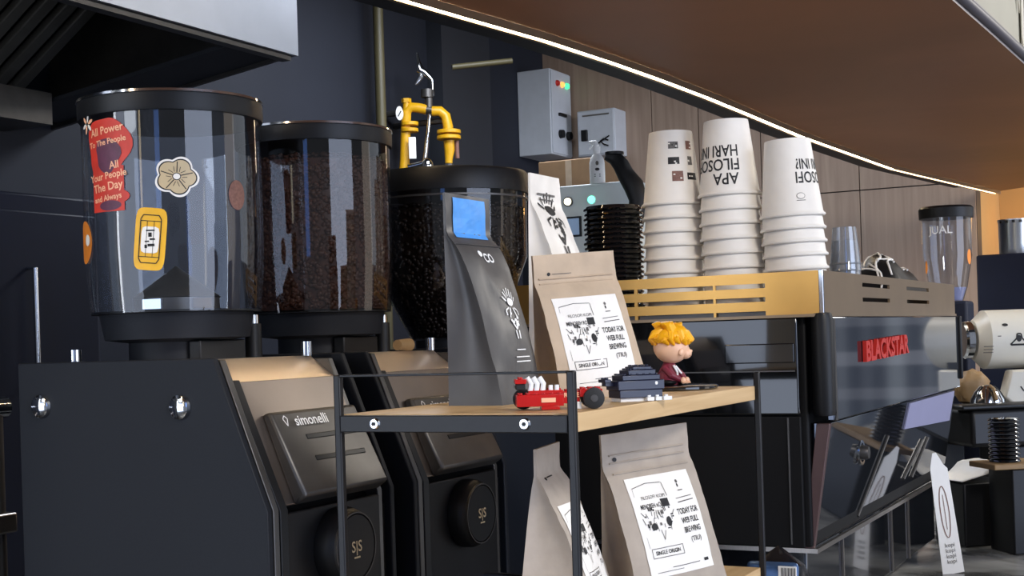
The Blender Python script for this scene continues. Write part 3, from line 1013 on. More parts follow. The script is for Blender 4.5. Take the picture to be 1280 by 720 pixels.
# lower kraft bags
LZ = ZC - .305
h4 = .196
b4, fn4 = bag('coffee_bag', 'grey-brown kraft coffee bag with white label on the lower board, facing forward', Vector((0.167, 1.548, LZ)), R_(35), .136, .07, h4, M['kraftin'], .80, bulge=.007, top_w=.95, seed=12, roll=-.05, lean=.6)
beanlabel(b4, fn4, .094, .108, -.045, .036)
seal_lines(b4, fn4, h4, .120, [h4 * .875, h4 * .83, h4 * .77], M['kraftin'])
Print().blob(-.048, h4 * .85, .003, .0025, 0, 10).wrap(fn4, 'print', [M['ink']], b4)
h5 = .188
b5, fn5 = bag('coffee_bag', 'kraft coffee bag seen edge-on behind the near rack post, on the lower board', W(.183, .092, LZ), R_(74), .120, .085, h5, M['kraftin'], .84, bulge=.007, top_w=.84, seed=17, lean=.5)
beanlabel(b5, fn5, .086, .098, -.043, .030)
Print().blob(-.03, h5 * .83, .003, .0025, 0, 10).rect(-.024, .0, h5 * .828, h5 * .834, 0, 1).wrap(fn5, 'print', [M['ink']], b5)

# ================================================================== TOYS on the board
def brick(mb, x, y, z, w, d, h, mi=0, studs=True, pitch=.008):
    mb.bx(x, x + w, y, y + d, z, z + h, mi)
    if studs:
        nx, ny = max(1, round(w / pitch)), max(1, round(d / pitch))
        for i in range(nx):
            for j in range(ny):
                mb.cyl((x + (i + .5) * w / nx, y + (j + .5) * d / ny, z + h), .0023, 0, .0018, 10, mi)


car = thing('toy_car', 'red brick-built toy racing car with black wheels at the board corner', 'toy car', W(.02, .03, RZ) + Vector((-.003, .004, 0)), R_(3))
# x to the right, nose right
car.location = Vector((.046, 1.338, RZ))
mb = MB()
brick(mb, -.044, -.012, .004, .046, .024, .0115); brick(mb, .002, -.009, .006, .016, .018, .012)
brick(mb, .018, -.012, .012, .022, .024, .0075); brick(mb, -.032, -.009, .0155, .034, .018, .004)
brick(mb, -.020, -.012, .0005, .018, .024, .0035, studs=False)
mb.build('chassis', M['red'], car, bevel=.0004)
mb = MB(); brick(mb, -.045, -.011, .0265, .011, .022, .0045); mb.build('rear_wing', M['red'], car, bevel=.0004)
MB().bx(-.044, -.035, -.009, .009, .0205, .0265).build('wing_support', M['tyre'], car, bevel=.0004)
mb = MB()
for x in (-.030, -.024, -.018): mb.tube([(x, -.006, .019), (x + .001, -.006, .026), (x - .003, -.006, .0325)], .0026, 10)
for x in (-.010, -.004): mb.tube([(x, -.006, .019), (x, -.006, .0245)], .0022, 10)
mb.build('exhaust_pipes', M['white'], car)
for x, y in ((.031, -.0165), (.031, .0165), (-.036, .0165)):
    w_ = MB(); w_.lathe([(.0, -.004), (.006, -.004), (.0100, -.0032), (.0105, 0), (.0100, .0032), (.006, .004), (0, .004)], (x, y, .0106), 24, 0, 'y')
    wh = w_.build('wheel', M['tyre'], car)
    MB().lathe([(0, -.0046), (.0035, -.0044), (.004, -.0038)], (x, y, .0106), 14, 0, 'y').build('hub', M['dsteel'], wh)
MB().bx(.010, .019, -.0125, .010, .0005, .0075).build('white_brick', M['white'], car, bevel=.0004)
Print().rect(-.008, .006, -.0022, .0022, 0, 2).wrap(lambda a, b, o: Vector((a - .012, -.0121 - o, .010 + b)), 'sticker', [M['peach']], car)
Print().text('RACE', 0, 0, .0062, 0, .02).wrap(lambda a, b, o: Vector((a + .010, -.0092 - o, .014 + b)), 'lettering', [M['peach']], car)

wh_ = thing('toy_whale', 'navy blue brick-built toy whale on small white and clear bricks', 'toy', Vector((.131, 1.455, RZ)), R_(20))
mb = MB()
brick(mb, -.026, -.015, .004, .050, .030, .0085, studs=False); brick(mb, -.028, -.016, .0125, .054, .032, .010, studs=False)
brick(mb, -.022, -.014, .0225, .044, .028, .0055); brick(mb, -.014, -.012, .028, .032, .024, .0055); brick(mb, -.008, -.010, .0335, .022, .020, .0035)
mb.ball((.014, 0, .0185), (.014, .0145, .0145), 16)
mb.build('body', M['navyt'], wh_, bevel=.0008)
mb = MB(); brick(mb, -.038, -.005, .017, .011, .010, .004); brick(mb, -.040, -.009, .021, .007, .018, .0035); mb.build('tail', M['navyt'], wh_, bevel=.0004)
mb = MB(); mb.ball((.0165, -.0150, .019), (.0026, .0014, .0030), 12); mb.build('eye', M['white'], wh_)
mb = MB()
for x, w_2 in ((.004, .008), (.014, .007), (.023, .010)): brick(mb, x, -.019, .0005, w_2, .010, .004)
brick(mb, -.024, -.012, .0, .046, .024, .004, studs=False)
mb.build('stand', M['white'], wh_, bevel=.0003)

fg = thing('figurine', 'toy figurine with spiky yellow hair and maroon jacket on a round black base', 'figurine', PZ(838, 487, -.072) , R_(16))
fg.location.z = RZ
MB().lathe([(0, 0), (.057, 0), (.060, .0015), (.060, .004), (.058, .0055), (0, .0055)], n=56).build('base', M['gloss'], fg)
mb = MB()
mb.lathe([(.0, .0), (.014, .001), (.0165, .008), (.014, .016), (.009, .025), (.006, .030), (0, .031)], (-.001, 0, .0055), 24)
mb.tube([(-.010, -.006, .028), (-.004, -.016, .018), (.008, -.016, .012)], .004, 10, rs=[.0045, .0045, .0035])
mb.tube([(.004, -.006, .027), (.012, -.010, .018), (.015, -.014, .012)], .004, 10, rs=[.0042, .0042, .0033])
mb.build('jacket', M['maroon'], fg)
mb = MB(); mb.ball((-.006, -.008, .0095), (.012, .010, .0045)); mb.ball((.010, -.006, .0095), (.009, .009, .0042)); mb.build('trousers', M['black'], fg)
mb = MB(); mb.tube([(.000, -.0125, .031), (.004, -.0145, .022), (.003, -.0165, .012)], .0014, 8); mb.tube([(.003, -.012, .030), (.010, -.0142, .020)], .0013, 8)
mb.build('scarf', M['white'], fg)
mb = MB()
for x, y in ((.010, -.0185), (.016, -.0165)):
    mb.ball((x, y, .0115), (.0036, .0032, .0045), 12)
    for k in range(4): mb.tube([(x + .0015 * (k - 1.5), y - .002, .0105), (x + .0016 * (k - 1.5), y - .0045, .0085)], .0009, 6)
    mb.tube([(x - .003, y - .001, .0125), (x - .0035, y - .004, .0115)], .001, 6)
mb.build('hands', M['skin'], fg)
mb = MB()
hc = Vector((.002, -.003, .0545))
mb.ball(hc, (.0235, .0205, .0215), 28)
mb.ball(hc + Vector((.015, -.008, -.009)), (.0085, .008, .0075), 16)      # muzzle / chin
mb.ball(hc + Vector((.0225, -.0085, -.0065)), (.0024, .002, .002), 10)    # nose
mb.ball(hc + Vector((.0045, -.0195, -.0075)), (.0036, .002, .0048), 12)   # ear
head = mb.build('head', M['skin'], fg)
mb = MB(); mb.ball(hc + Vector((.0192, -.0125, .0005)), (.0016, .0018, .0028), 10); mb.ball(hc + Vector((.0236, .0, .0005)), (.0012, .0018, .0028), 10); mb.build('eyes', M['ink'], head)
mb = MB(); mb.tube([hc + Vector((.0185, -.0145, -.012)), hc + Vector((.0225, -.009, -.0125))], .0005, 6); mb.build('mouth', M['maroon'], head)
mb = MB()
mb.ball(hc + Vector((-.001, 0, .0125)), (.0262, .0235, .0150), 28, jit=.18)
rnd = random.Random(3)
for k in range(26):
    an = 2 * PI * k / 26 + rnd.uniform(-.1, .1)
    r0 = .019
    p0 = hc + Vector((cos(an) * r0, sin(an) * r0 * .9, .014 + rnd.uniform(-.002, .004)))
    p1 = hc + Vector((cos(an) * (r0 + .0065), sin(an) * (r0 + .0055) * .92, .007 + rnd.uniform(-.003, .003)))
    p2 = hc + Vector((cos(an + .2) * (r0 + .0055), sin(an + .2) * (r0 + .005) * .92, .005 + rnd.uniform(-.004, .003)))
    mb.tube([p0, p1, p2], .004, 8, rs=[.0056, .0048, .0012])
for k in range(16):
    an = rnd.uniform(0, 2 * PI); r = rnd.uniform(.002, .016)
    p0 = hc + Vector((cos(an) * r, sin(an) * r, .020)); p1 = p0 + Vector((cos(an) * .004 - .003, sin(an) * .004, .0085))
    mb.tube([p0, p1, p1 + Vector((-.005, 0, .000))], .004, 8, rs=[.0065, .0045, .001])
mb.tube([hc + Vector((-.016, -.006, .018)), hc + Vector((-.027, -.008, .016)), hc + Vector((-.033, -.008, .011))], .004, 8, rs=[.007, .005, .001])
mb.build('hair', M['hair'], fg)

# ================================================================== ESPRESSO MACHINE
S0, T0 = .904, 0.0
em_ = thing('espresso_machine', 'large black espresso machine with slotted gold cup rail and red lettering', 'espresso machine', W(S0, T0, CT), ANG)
zc = ZC - CT
LM, DM = 1.14, .56
# main body
body = MB(); body.bx(.012, LM - .012, .03, DM - .02, zc - .335, zc + .020); body.build('body', M['matt'], em_, bevel=.004)
# upper side panel (facing -x), with recessed drawer front
sp_ = MB(); sp_.bx(.000, .0115, .040, DM - .03, zc - .132, zc + .018); sp_o = sp_.build('side_panel', M['gloss'], em_, bevel=.003)
MB().bx(-.004, -.0005, .045, .155, zc - .052, zc - .022).build('side_grip', M['dglass'], sp_o, bevel=.002)
MB().bx(-.0025, -.0003, .045, .42, zc - .0655, zc - .0635).build('panel_seam', M['dsteel'], sp_o)
MB().bx(.004, .0115, .040, DM - .03, zc - .335, zc - .134).build('lower_side_panel', M['matt'], em_, bevel=.002)
MB().bx(.0015, .0036, .058, .0605, zc - .33, zc - .136).build('edge_strip', M['dsteel'], em_)
# thin bright trim beneath the rail
tr = MB(); tr.bx(-.002, LM, -.003, 0.0, zc + .017, zc + .0215); tr.bx(-.003, .0, -.003, DM, zc + .017, zc + .0215); tr.build('trim_line', M['bronze'], em_)
# deck
MB().bx(.006, LM - .006, .006, DM - .006, zc + .0205, zc + .028).build('cup_deck', M['dsteel'], em_)

# cup rail with slots
def slotted(axis, L, z0, z1, th, rows, cols, m, name):
    """plate in (a,z) with slots cut out, built from bars"""
    mb = MB()
    zsl = [z0 + (z1 - z0) * f for f in rows]
    lv = [z0] + [x for r in zsl for x in (r - .0035, r + .0035)] + [z1]
    for i in range(0, len(lv), 2):
        mb_a(mb, axis, 0, L, lv[i], lv[i + 1], th)
    for r in zsl:
        x = 0
        for (c0, c1) in cols:
            mb_a(mb, axis, x, c0, r - .0035, r + .0035, th); x = c1
        mb_a(mb, axis, x, L, r - .0035, r + .0035, th)
    return mb.build(name, m, em_)
def mb_a(mb, axis, a0, a1, z0, z1, th):
    if a1 - a0 < 1e-5: return
    if axis == 'y': mb.bx(0, th, a0, a1, z0, z1)
    else: mb.bx(a0, a1, 0, th, z0, z1)
z0, z1 = zc + .0215, zc + .087
slotted('y', DM, z0, z1, .004, (.03 + .02, .38, .70), [(.088, .168), (.172, .300), (.305, .42)], M['gold'], 'side_rail')
slotted('x', LM, z0, z1, .004, (.36, .74), [(.26, .47), (.62, .84)], M['bronze'], 'front_rail')
MB().bx(-.0025, .0045, -.0025, .0045, z0, z1 + .001).build('rail_corner', M['chrome'], em_, bevel=.001)
MB().bx(LM - .004, LM, .004, DM, z0, z1).build('far_rail', M['bronze'], em_)
MB().bx(.004, LM - .004, DM - .004, DM, z0, z1 - .01).build('rear_rail', M['bronze'], em_)
# corner post
cp = MB(); cp.lathe([(.0, zc - .135), (.015, zc - .133), (.017, zc - .125), (.017, zc + .012), (.014, zc + .022), (0, zc + .025)], (.010, .004, 0), 28); cp.build('corner_post', M['black'], em_)
# front glass panel
fp = MB(); fp.bx(.030, LM, -.006, .006, zc - .143, zc + .0165)
fpo = fp.build('front_glass', M['smoke'], em_, bevel=.002)
MB().bx(LM + .0005, LM + .014, -.012, .02, zc - .125, zc + .0165).build('end_cap', M['black'], em_, bevel=.003)
MB().bx(.031, .040, -.0085, -.0065, zc - .142, zc + .014).build('glass_edge', M['dsteel'], fpo)
# red raised lettering
vs, fs = text2d('BLACKSTAR', .046, .034, 'CENTER', .80)
# front lettering: x runs toward far side
lt = MB()
xs = [v[0] for v in vs]
wd = max(xs) - min(xs)
sxx = .34 / wd
def lt_pt(x, y, o): return Vector((.385 + x * sxx, -.0065 - o, zc - .040 + y * 1.0 + x * sxx * .02))
nv = len(vs)
lt.add([lt_pt(x, y, .007) for x, y in vs], fs)
lt.add([lt_pt(x, y, .0005) for x, y in vs], fs)
edges = {}
for f in fs:
    for a_, b_ in zip(f, f[1:] + f[:1]):
        edges[(a_, b_)] = edges.get((a_, b_), 0) + 1
for (a_, b_) in edges:
    if (b_, a_) not in edges:
        pa, pb = vs[a_], vs[b_]
        lt.add([lt_pt(*pa, .007), lt_pt(*pb, .007), lt_pt(*pb, .0005), lt_pt(*pa, .0005)], [(0, 1, 2, 3)])
lt.build('lettering', M['redl'], fpo, weld=True, angle=30)
# lower front: slanting glossy panel
lf = MB(); lf.prism([(.002, zc - .146), (.028, zc - .146), (.052, zc - .338), (.034, zc - .338)], .030, LM - .012)
lfo = lf.build('lower_front', M['smoke'], em_, bevel=.001)
MB().prism([(-.001, zc - .146), (.02, zc - .146), (.045, zc - .338), (.030, zc - .338)], .018, .0295).build('edge_post', M['brownm'], em_, bevel=.001)
def lfp(x, z, o):
    f = (-.146 - z) / .192
    return Vector((x, .002 + .032 * f - o, zc + z))
Print().rect(-.001, .001, 0, .001, 0, 1)
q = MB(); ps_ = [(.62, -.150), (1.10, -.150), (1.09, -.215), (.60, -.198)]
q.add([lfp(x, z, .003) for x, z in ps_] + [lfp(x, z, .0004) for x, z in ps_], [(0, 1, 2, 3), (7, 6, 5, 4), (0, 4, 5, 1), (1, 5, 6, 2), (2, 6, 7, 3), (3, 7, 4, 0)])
q.build('lilac_reflection', M['lilac'], lfo)  # lilac plate imitates a bright reflection in the glossy lower front
c_ = lfp(.262, -.212, 0)
kn = MB(); kn.lathe([(.0, -.016), (.010, -.015), (.012, -.010), (.012, 0)], c_, 28, 0, 'y'); ko = kn.build('lock_knob', M['dsteel'], lfo)
MB().lathe([(.016, -.004), (.021, -.004), (.021, 0), (.016, 0), (.016, -.004)], c_, 32, 0, 'y', cap=False).build('knob_ring', M['chrome'], ko)
for (x0, z0_, x1, z1_) in ((.30, -.325, .46, -.20), (.66, -.300, .80, -.235), (.74, -.305, .86, -.235)):
    q = MB(); q.tube([lfp(x0, z0_, .002), lfp(x1, z1_, .002)], .0028, 8); q.build('reflection_streak', M['dsteel'], lfo)  # pale bars laid on as diagonal reflections in the panel
rm = MB(); rm.bx(.018, LM - .01, .024, .030, zc - .345, zc - .338); rm.bx(.018, .024, .03, DM - .03, zc - .345, zc - .338); rm.build('bottom_rim', M['steel'], em_)
# base below the rim
bs_ = MB(); bs_.bx(.05, LM - .05, .05, DM - .05, zc - .480, zc - .3455); bso = bs_.build('drip_base', M['dglass'], em_, bevel=.004)
for x in (.26, .64, .80): MB().bx(x, x + .006, .046, .0495, zc - .478, zc - .347).build('edge_strip', M['steel'], bso)
for x in (.10, LM - .10):
    for y in (.10, DM - .10):
        MB().lathe([(.022, 0), (.018, .0198)], (x, y, 0), 20).build('foot', M['black'], em_)
# group of glassware on the far end? cup warmer text omitted

# ------------------------------------------------------------------ cups
DK = ZC + .028
def cup_mesh():
    mb = MB()
    # inverted: rim at bottom z=0
    H = .122
    mb.lathe([(.0485, .0), (.0510, .0005), (.0518, .0025), (.0510, .0045), (.0495, .0050), (.0480, .008), (.0362, H - .004), (.0355, H), (.0340, H), (.0340, H - .006), (0, H - .006)], n=48, cap=False)
    mb.lathe([(.0485, .0), (.0474, .008), (.0352, H - .008), (0, H - .0085)], n=48, cap=False)
    return mb
cup0 = None
def cup_at(loc, label, group, rz=0, rx=0, ry=0):
    global cup0
    if cup0 is None:
        cup0 = bpy.data.objects.new('paper_cup', None)
        C.objects.link(cup0); r = cup0
        cup_mesh().build('cup_wall', M['cup'], cup0)
    else:
        r = copy_tree(cup0)
    r.location = loc; r.rotation_euler = (rx, ry, rz)
    tag(r, label, 'paper cup', group)
    return r
PCH = .0225
ordn = ['topmost', 'second from top', 'third from top', 'fourth from top', 'fifth from top', 'sixth from top', 'seventh from top', 'eighth from top', 'ninth from top']
stacks = [('left', 848, (.990, .266), 9, 0.004, 0.0), ('middle', 918, (.985, .162), 9, .022, .001), ('right', 1000, (.985, .0585), 8, .040, -.0015)]
tops = {}
for nm, u, (s, t), n_, lean, dp in stacks:
    for k in range(n_):
        i = n_ - 1 - k        # index from top
        base = W(s, t, DK + k * (PCH + dp))
        # slight lean to the left going up
        base.x -= lean * k * PCH * 1.0
        base.x += random.uniform(-.0006, .0006)
        side = {'left': 'left-hand', 'middle': 'middle', 'right': 'right-hand'}[nm]
        c = cup_at(base, 'white upturned paper cup, %s in the %s stack on the espresso machine' % (ordn[i], side), 'paper cups stacked on the espresso machine', random.uniform(-.3, .3) + 0, 0, -lean)
        if i == 0: tops[nm] = c
def cupmap(rot, z0):
    an = -PI / 2 + rot
    R0, H = .0440, .122
    def fn(a, b, o):      # printed upside-down on an inverted cup
        a, b = -a, -b
        z = z0 + b
        r = .0480 - (.0118) * (z - .008) / (H - .012)
        aa = an + a / .040
        return Vector(((r + o) * cos(aa), (r + o) * sin(aa), z))
    return fn
p = Print()
p.text('APA', -.014, .024, .026, 0, .014, 0, .75); p.text('FILOSOFI', .004, .001, .026, 0, .014, 0, .75); p.text('HARI INI?', .003, -.021, .026, 0, .014, 0, .70)
tops['middle'].rotation_euler.z = 0
p.wrap(cupmap(-.62, .050), 'print', [M['ink']], tops['middle'], base=.0004, step=.0001)
tops['right'].rotation_euler.z = 0
p = Print(); p.text('APA', .0, .020, .019, 0, .012, 0, .75) if False else None
p.text('FILOSOFI', -.012, .006, .025, 0, .014, 0, .75); p.text('HARI INI?', -.010, -.015, .023, 0, .014, 0, .70)
p.wrap(cupmap(.62, .066), 'print', [M['ink']], tops['right'], base=.0004, step=.0001)
p = Print().blob(0, 0, .006, .005, 1, 20).blob(0, 0, .0052, .0042, 2, 20).rect(-.004, .004, -.001, .001, 0, 1).rect(-.006, .006, .0065, .0075, 1, 1)
p.wrap(cupmap(.12, .030), 'print', [M['ink'], M['inkg'], M['cup']], tops['right'], base=.0004, step=.0002)
tops['left'].rotation_euler.z = 0
p = Print()
rnd = random.Random(8)
for (a, b, w_2, h_2, m) in [tuple(q * 1.28 for q in z[:4]) + (z[4],) for z in ((.004, -.024, .013, .009, 1), (-.018, -.024, .009, .011, 2), (.004, -.004, .014, .009, 0), (-.018, -.004, .007, .011, 1), (0.0, .016, .013, .013, 2), (-.019, .016, .014, .009, 0))]:
    p.rect(a - w_2 / 2, a + w_2 / 2, b - h_2 / 2, b + h_2 / 2, m, 3)
    for k in range(5):
        x, y = a + rnd.uniform(-.4, .4) * w_2, b + rnd.uniform(-.4, .4) * h_2
        p.rect(x - .0015, x + .0015, y - .001, y + .001, 3 if k % 2 else 0, 1)
p.wrap(cupmap(.10, .066), 'print', [M['ink'], M['inkg'], M['inkr'], M['label']], tops['left'], base=.0003, step=.00012)

# black lids stack
lid0 = None
for k in range(23):
    if lid0 is None:
        mb = MB(); mb.lathe([(.0440, 0), (.0485, .0), (.0500, .0018), (.0492, .0040), (.0460, .0050), (.0450, .0076), (.0425, .0080), (.040, .0070), (0, .0068)], n=44, cap=False)
        lid0 = mb.build('cup_cover', M['gloss']); o = lid0
    else:
        o = lid0.copy(); C.objects.link(o)
    o.location = W(.990, .374, DK + k * .0082) + Vector((random.uniform(-.0008, .0008) - .001 * (k % 5 == 0), 0, 0))
    tag(o, 'shiny black plastic lid in the tall stack beside the paper cups', 'cup lid', 'black lids stacked on the espresso machine')

# clear tumblers
cl = None
for k in range(4):
    if cl is None:
        mb = MB(); mb.lathe([(.0285, 0), (.0300, .001), (.0290, .004), (.0270, .03), (.0215, .082), (0, .082)], n=32, cap=False)
        mb.lathe([(.0288, .012), (.0296, .014), (.0284, .016)], n=32, cap=False)
        cl = mb.build('clear_cup', M['cupclear']); o = cl
    else: o = cl.copy(); C.objects.link(o)
    o.location = W(1.40, .085, DK + k * .025)
    tag(o, 'clear ribbed plastic cup, %s of the upturned pile right of the paper cups' % ('lowest', 'second', 'third', 'highest')[k], 'cup', 'clear cups on the espresso machine')

# crumpled black cloth with white pattern
cc = P(1130, 345, 2.86); 
cl_ = thing('folded_cloth', 'crumpled black cloth with white stripes on the espresso machine top', 'cloth', W(1.80, .115, DK), ANG)
mb = MB()
NU, NV = 26, 18
vsx = []
for j in range(NV + 1):
    for i in range(NU + 1):
        x, y = -.15 + .30 * i / NU, -.085 + .18 * j / NV
        rr0 = max(0, 1 - (x / .15) ** 2) * max(0, 1 - ((y - .005) / .09) ** 2)
        z = .010 + .125 * rr0 ** .5 * (.8 + .35 * noise.noise(Vector((x * 14, y * 14, 1)))) + .010 * abs(noise.noise(Vector((x * 40, y * 30, 5))))
        vsx.append(Vector((x, y, z if rr0 > 0 else .003)))
fsx = [(j * (NU + 1) + i, j * (NU + 1) + i + 1, (j + 1) * (NU + 1) + i + 1, (j + 1) * (NU + 1) + i) for j in range(NV) for i in range(NU)]
mb.add(vsx, fsx); mb.add([Vector((v.x, v.y, .0)) for v in vsx], [f[::-1] for f in fsx])
bl = [i for i in range(NU + 1)]
cl_.scale = (1.22, 1, 1); cl_.location = W(1.825, .115, DK)
mb.build('cloth', M['black'], cl_)
mb = MB()
rnd = random.Random(4)
def clz(x, y):
    rr0 = max(0, 1 - (x / .15) ** 2) * max(0, 1 - ((y - .005) / .09) ** 2)
    return .011 + .125 * rr0 ** .5 * (.8 + .35 * noise.noise(Vector((x * 14, y * 14, 1)))) + .010 * abs(noise.noise(Vector((x * 40, y * 30, 5))))
for x0, y0_, x1, y1_ in ((-.10, .07, -.11, -.03), (-.12, .04, -.05, .06), (-.08, .0, -.13, -.04), (-.10, -.05, -.02, -.02), (-.05, .02, .0, .0), (-.12, -.03, -.02, .0), (-.06, -.045, .02, -.01), (.0, -.05, .07, .0), (.05, -.045, .12, -.01), (.1, -.04, .04, -.02), (-.09, -.02, -.04, -.04), (-.02, -.01, .04, .01), (.02, -.04, .0, -.02)):
    pts = []
    for k in range(9):
        f = k / 8; x, y = x0 + (x1 - x0) * f, y0_ + (y1_ - y0_) * f + .006 * sin(f * 7)
        pts.append((x, y, clz(x, y) + .0008))
    mb.tube(pts, .0022, 6)
mb.build('white_stripes', M['label'], cl_)

# ================================================================== STUFF behind
def stbox(name, label, cat, s0, s1, t0, t1, z0, z1, m, bevel=.003):
    r = thing(name, label, cat, W(s0, t0, z0), ANG)
    MB().bx(0, s1 - s0, 0, t1 - t0, 0, z1 - z0).build('body', m, r, bevel=bevel)
    return r

def st_of(p): 
    q = Vector((p.x, p.y, 0)) - O
    return q.dot(D1), q.dot(D2)

# grey green control cabinet
pA = P(792, 225, 3.48)
s_, t_ = st_of(pA)
H = pA.z
cab = thing('control_cabinet', 'tall grey-green control cabinet with two round lamps behind the black lids', 'cabinet', W(s_, t_, 0), ANG)
MB().bx(0, .22, 0, .22, 0, H).build('body', M['greygreen'], cab, bevel=.004)
for u, m in ((713, 'ledw'), (742, 'ledt')):
    y = (792 - u) * 3.53 / F / .886 / 1.0
    lm_ = MB(); lm_.lathe([(0, -.016), (.006, -.015), (.009, -.010), (.0095, 0)], (0, y, H - .042), 20, 0, 'x'); lo = lm_.build('indicator_lamp', M[m], cab)
    MB().lathe([(.010, -.006), (.013, -.006), (.013, 0), (.010, 0), (.010, -.006)], (0, y, H - .042), 20, 0, 'x', cap=False).build('lamp_ring', M['dsteel'] if m == 'ledw' else M['greygreen'], lo)
y = (792 - 717) * 3.53 / F / .886
do = MB().bx(-.005, -.0002, y - .026, y + .026, H - .135, H - .082).build('display', M['black'], cab)
MB().bx(-.0065, -.0052, y - .021, y + .021, H - .130, H - .087).build('screen', M['screen'], do)

# white spray bottle on the cabinet
sb = P(737, 222, 3.50); s2, t2 = st_of(sb)
bt = thing('spray_bottle', 'white plastic spray bottle standing on the grey-green cabinet', 'bottle', Vector((sb.x, sb.y, H)) + D1 * .05, ANG)
MB().lathe([(0, 0), (.019, 0), (.020, .003), (.020, .055), (.017, .068), (.009, .078), (.009, .085), (0, .085)], n=28).build('bottle', M['white'], bt)
tp = MB(); tp.cyl((0, 0, .0852), .010, 0, .012, 16); tp.tube([(0, .0, .098), (0, .004, .108), (0, .020, .110)], .006, 10, rs=[.008, .007, .004]); tp.tube([(0, .010, .104), (0, .020, .092)], .002, 8)
tp.build('spray_head', M['white'], bt)
Print().blob(0, .016, .004, .006, 1, 10).rect(-.008, .008, -.014, -.012, 0, 1).rect(-.008, .008, -.019, -.017, 0, 1).blob(0, .0, .006, .004, 0, 10).wrap(cylmap(0, 0, .0202, math.atan2(-sb.y, -sb.x) - ANG, .036), 'print', [M['ink'], M['inkg']], bt)

# black hose / spray gun at the cabinet's right
hg = thing('black_hose', 'thick black bent hose hooked over the right end of the grey-green cabinet', 'hose', P(776, 225, 3.45) , 0)
lo = hg.location.copy()
mb = MB()
pth = [P(757, 194, 3.47), P(768, 197, 3.47), P(776, 206, 3.46), P(782, 218, 3.44), P(792, 232, 3.42), P(798, 250, 3.42), P(795, 275, 3.42), P(790, 300, 3.42)]
mb.tube([q - lo for q in pth], .02, 16, rs=[.012, .019, .021, .022, .026, .024, .022, .02])
mb.build('hose', M['tyre'], hg)
MB().lathe([(.020, -.004), (.024, -.003), (.024, .004), (.020, .005)], P(768, 192, 3.47) - lo, 20).build('nozzle_ring', M['black'], hg)

# dark fridge + cardboard box
pB = P(752, 229, 4.0); s3, t3 = st_of(pB)
fr = thing('refrigerator', 'dark upright refrigerator far behind the cream bag', 'refrigerator', W(s3, t3, 0), ANG)
MB().bx(0, .5, 0, .27, .0, pB.z).build('body', M['navy'], fr, bevel=.006)
MB().bx(-.012, -.0005, .004, .266, .06, pB.z - .02).build('door', M['navy'], fr, bevel=.004)
bx_ = thing('cardboard_box', 'brown cardboard box on top of the dark refrigerator', 'box', W(s3 + .03, t3 + .02, pB.z), ANG)
MB().bx(0, .25, 0, .20, 0, .083).build('carton', M['card'], bx_, bevel=.002)
MB().bx(-.0008, .0, .09, .11, .002, .081).build('tape', M['kraft'], bx_)

# electric boxes
def ebox(label, s0, t0, ds, dt, z0, z1):
    r = thing('electrical_box', label, 'electrical box', W(s0, t0, z0), ANG, 'grey electrical boxes on the walls')
    MB().bx(0, ds, 0, dt, 0, z1 - z0).build('case', M['box'], r, bevel=.004)
    return r
TB = TW - .165
b_hi, b_lo = on_t(690, 86, TB), on_t(690, 192, TB)
e1b = ebox('tall grey electrical box with amber and green lamps on the dark wall', st_of(b_lo)[0], TB, .21, .164, b_lo.z, b_hi.z)
hh = b_hi.z - b_lo.z
dn = MB().bx(.006, .204, -.006, -.0005, .006, hh - .006).build('door', M['box'], e1b, bevel=.002)
for x, m in ((.06, 'redl'), (.11, 'leda'), (.16, 'ledg')):
    MB().lathe([(0, -.020), (.010, -.018), (.014, -.010), (.014, -.0065)], (x, 0, hh - .06), 16, 0, 'y').build('indicator_lamp', M[m], dn)
MB().box((.10, -.012, hh * .48), (.07, .012, .014)).build('handle', M['black'], dn, bevel=.002)
for x in (.08, .16): MB().lathe([(0, -.026), (.018, -.024), (.020, -.0065)], (x, 0, hh * .25), 16, 0, 'y').build('switch_knob', M['black'], dn)
SB = SW - .13
e2, e2t = on_s(770, 192, SB), on_s(770, 134, SB)
tx_ = st_of(e2)[1]
hh2 = e2t.z - e2.z
e2b = ebox('square grey electrical box with black switch on the wood wall', SB, tx_, .129, .185, e2.z, e2t.z)
dn = MB().bx(-.006, -.0005, .006, .179, .006, hh2 - .006).build('door', M['box'], e2b, bevel=.002)
MB().box((-.014, .145, hh2 * .45), (.014, .03, .05)).build('switch_knob', M['black'], dn, bevel=.003)
MB().box((-.009, .09, hh2 * .88), (.004, .13, .006)).build('label_strip', M['inkg'], dn)
mb = MB(); mb.tube([(-.012, .03, hh2 * .3), (-.02, .05, hh2 * .34), (-.012, .07, hh2 * .3), (-.02, .05, hh2 * .22), (-.012, .03, hh2 * .18)], .003, 8); mb.tube([(-.012, .025, hh2 * .4), (-.02, .08, hh2 * .24)], .003, 8)
mb.build('wires', M['black'], dn)

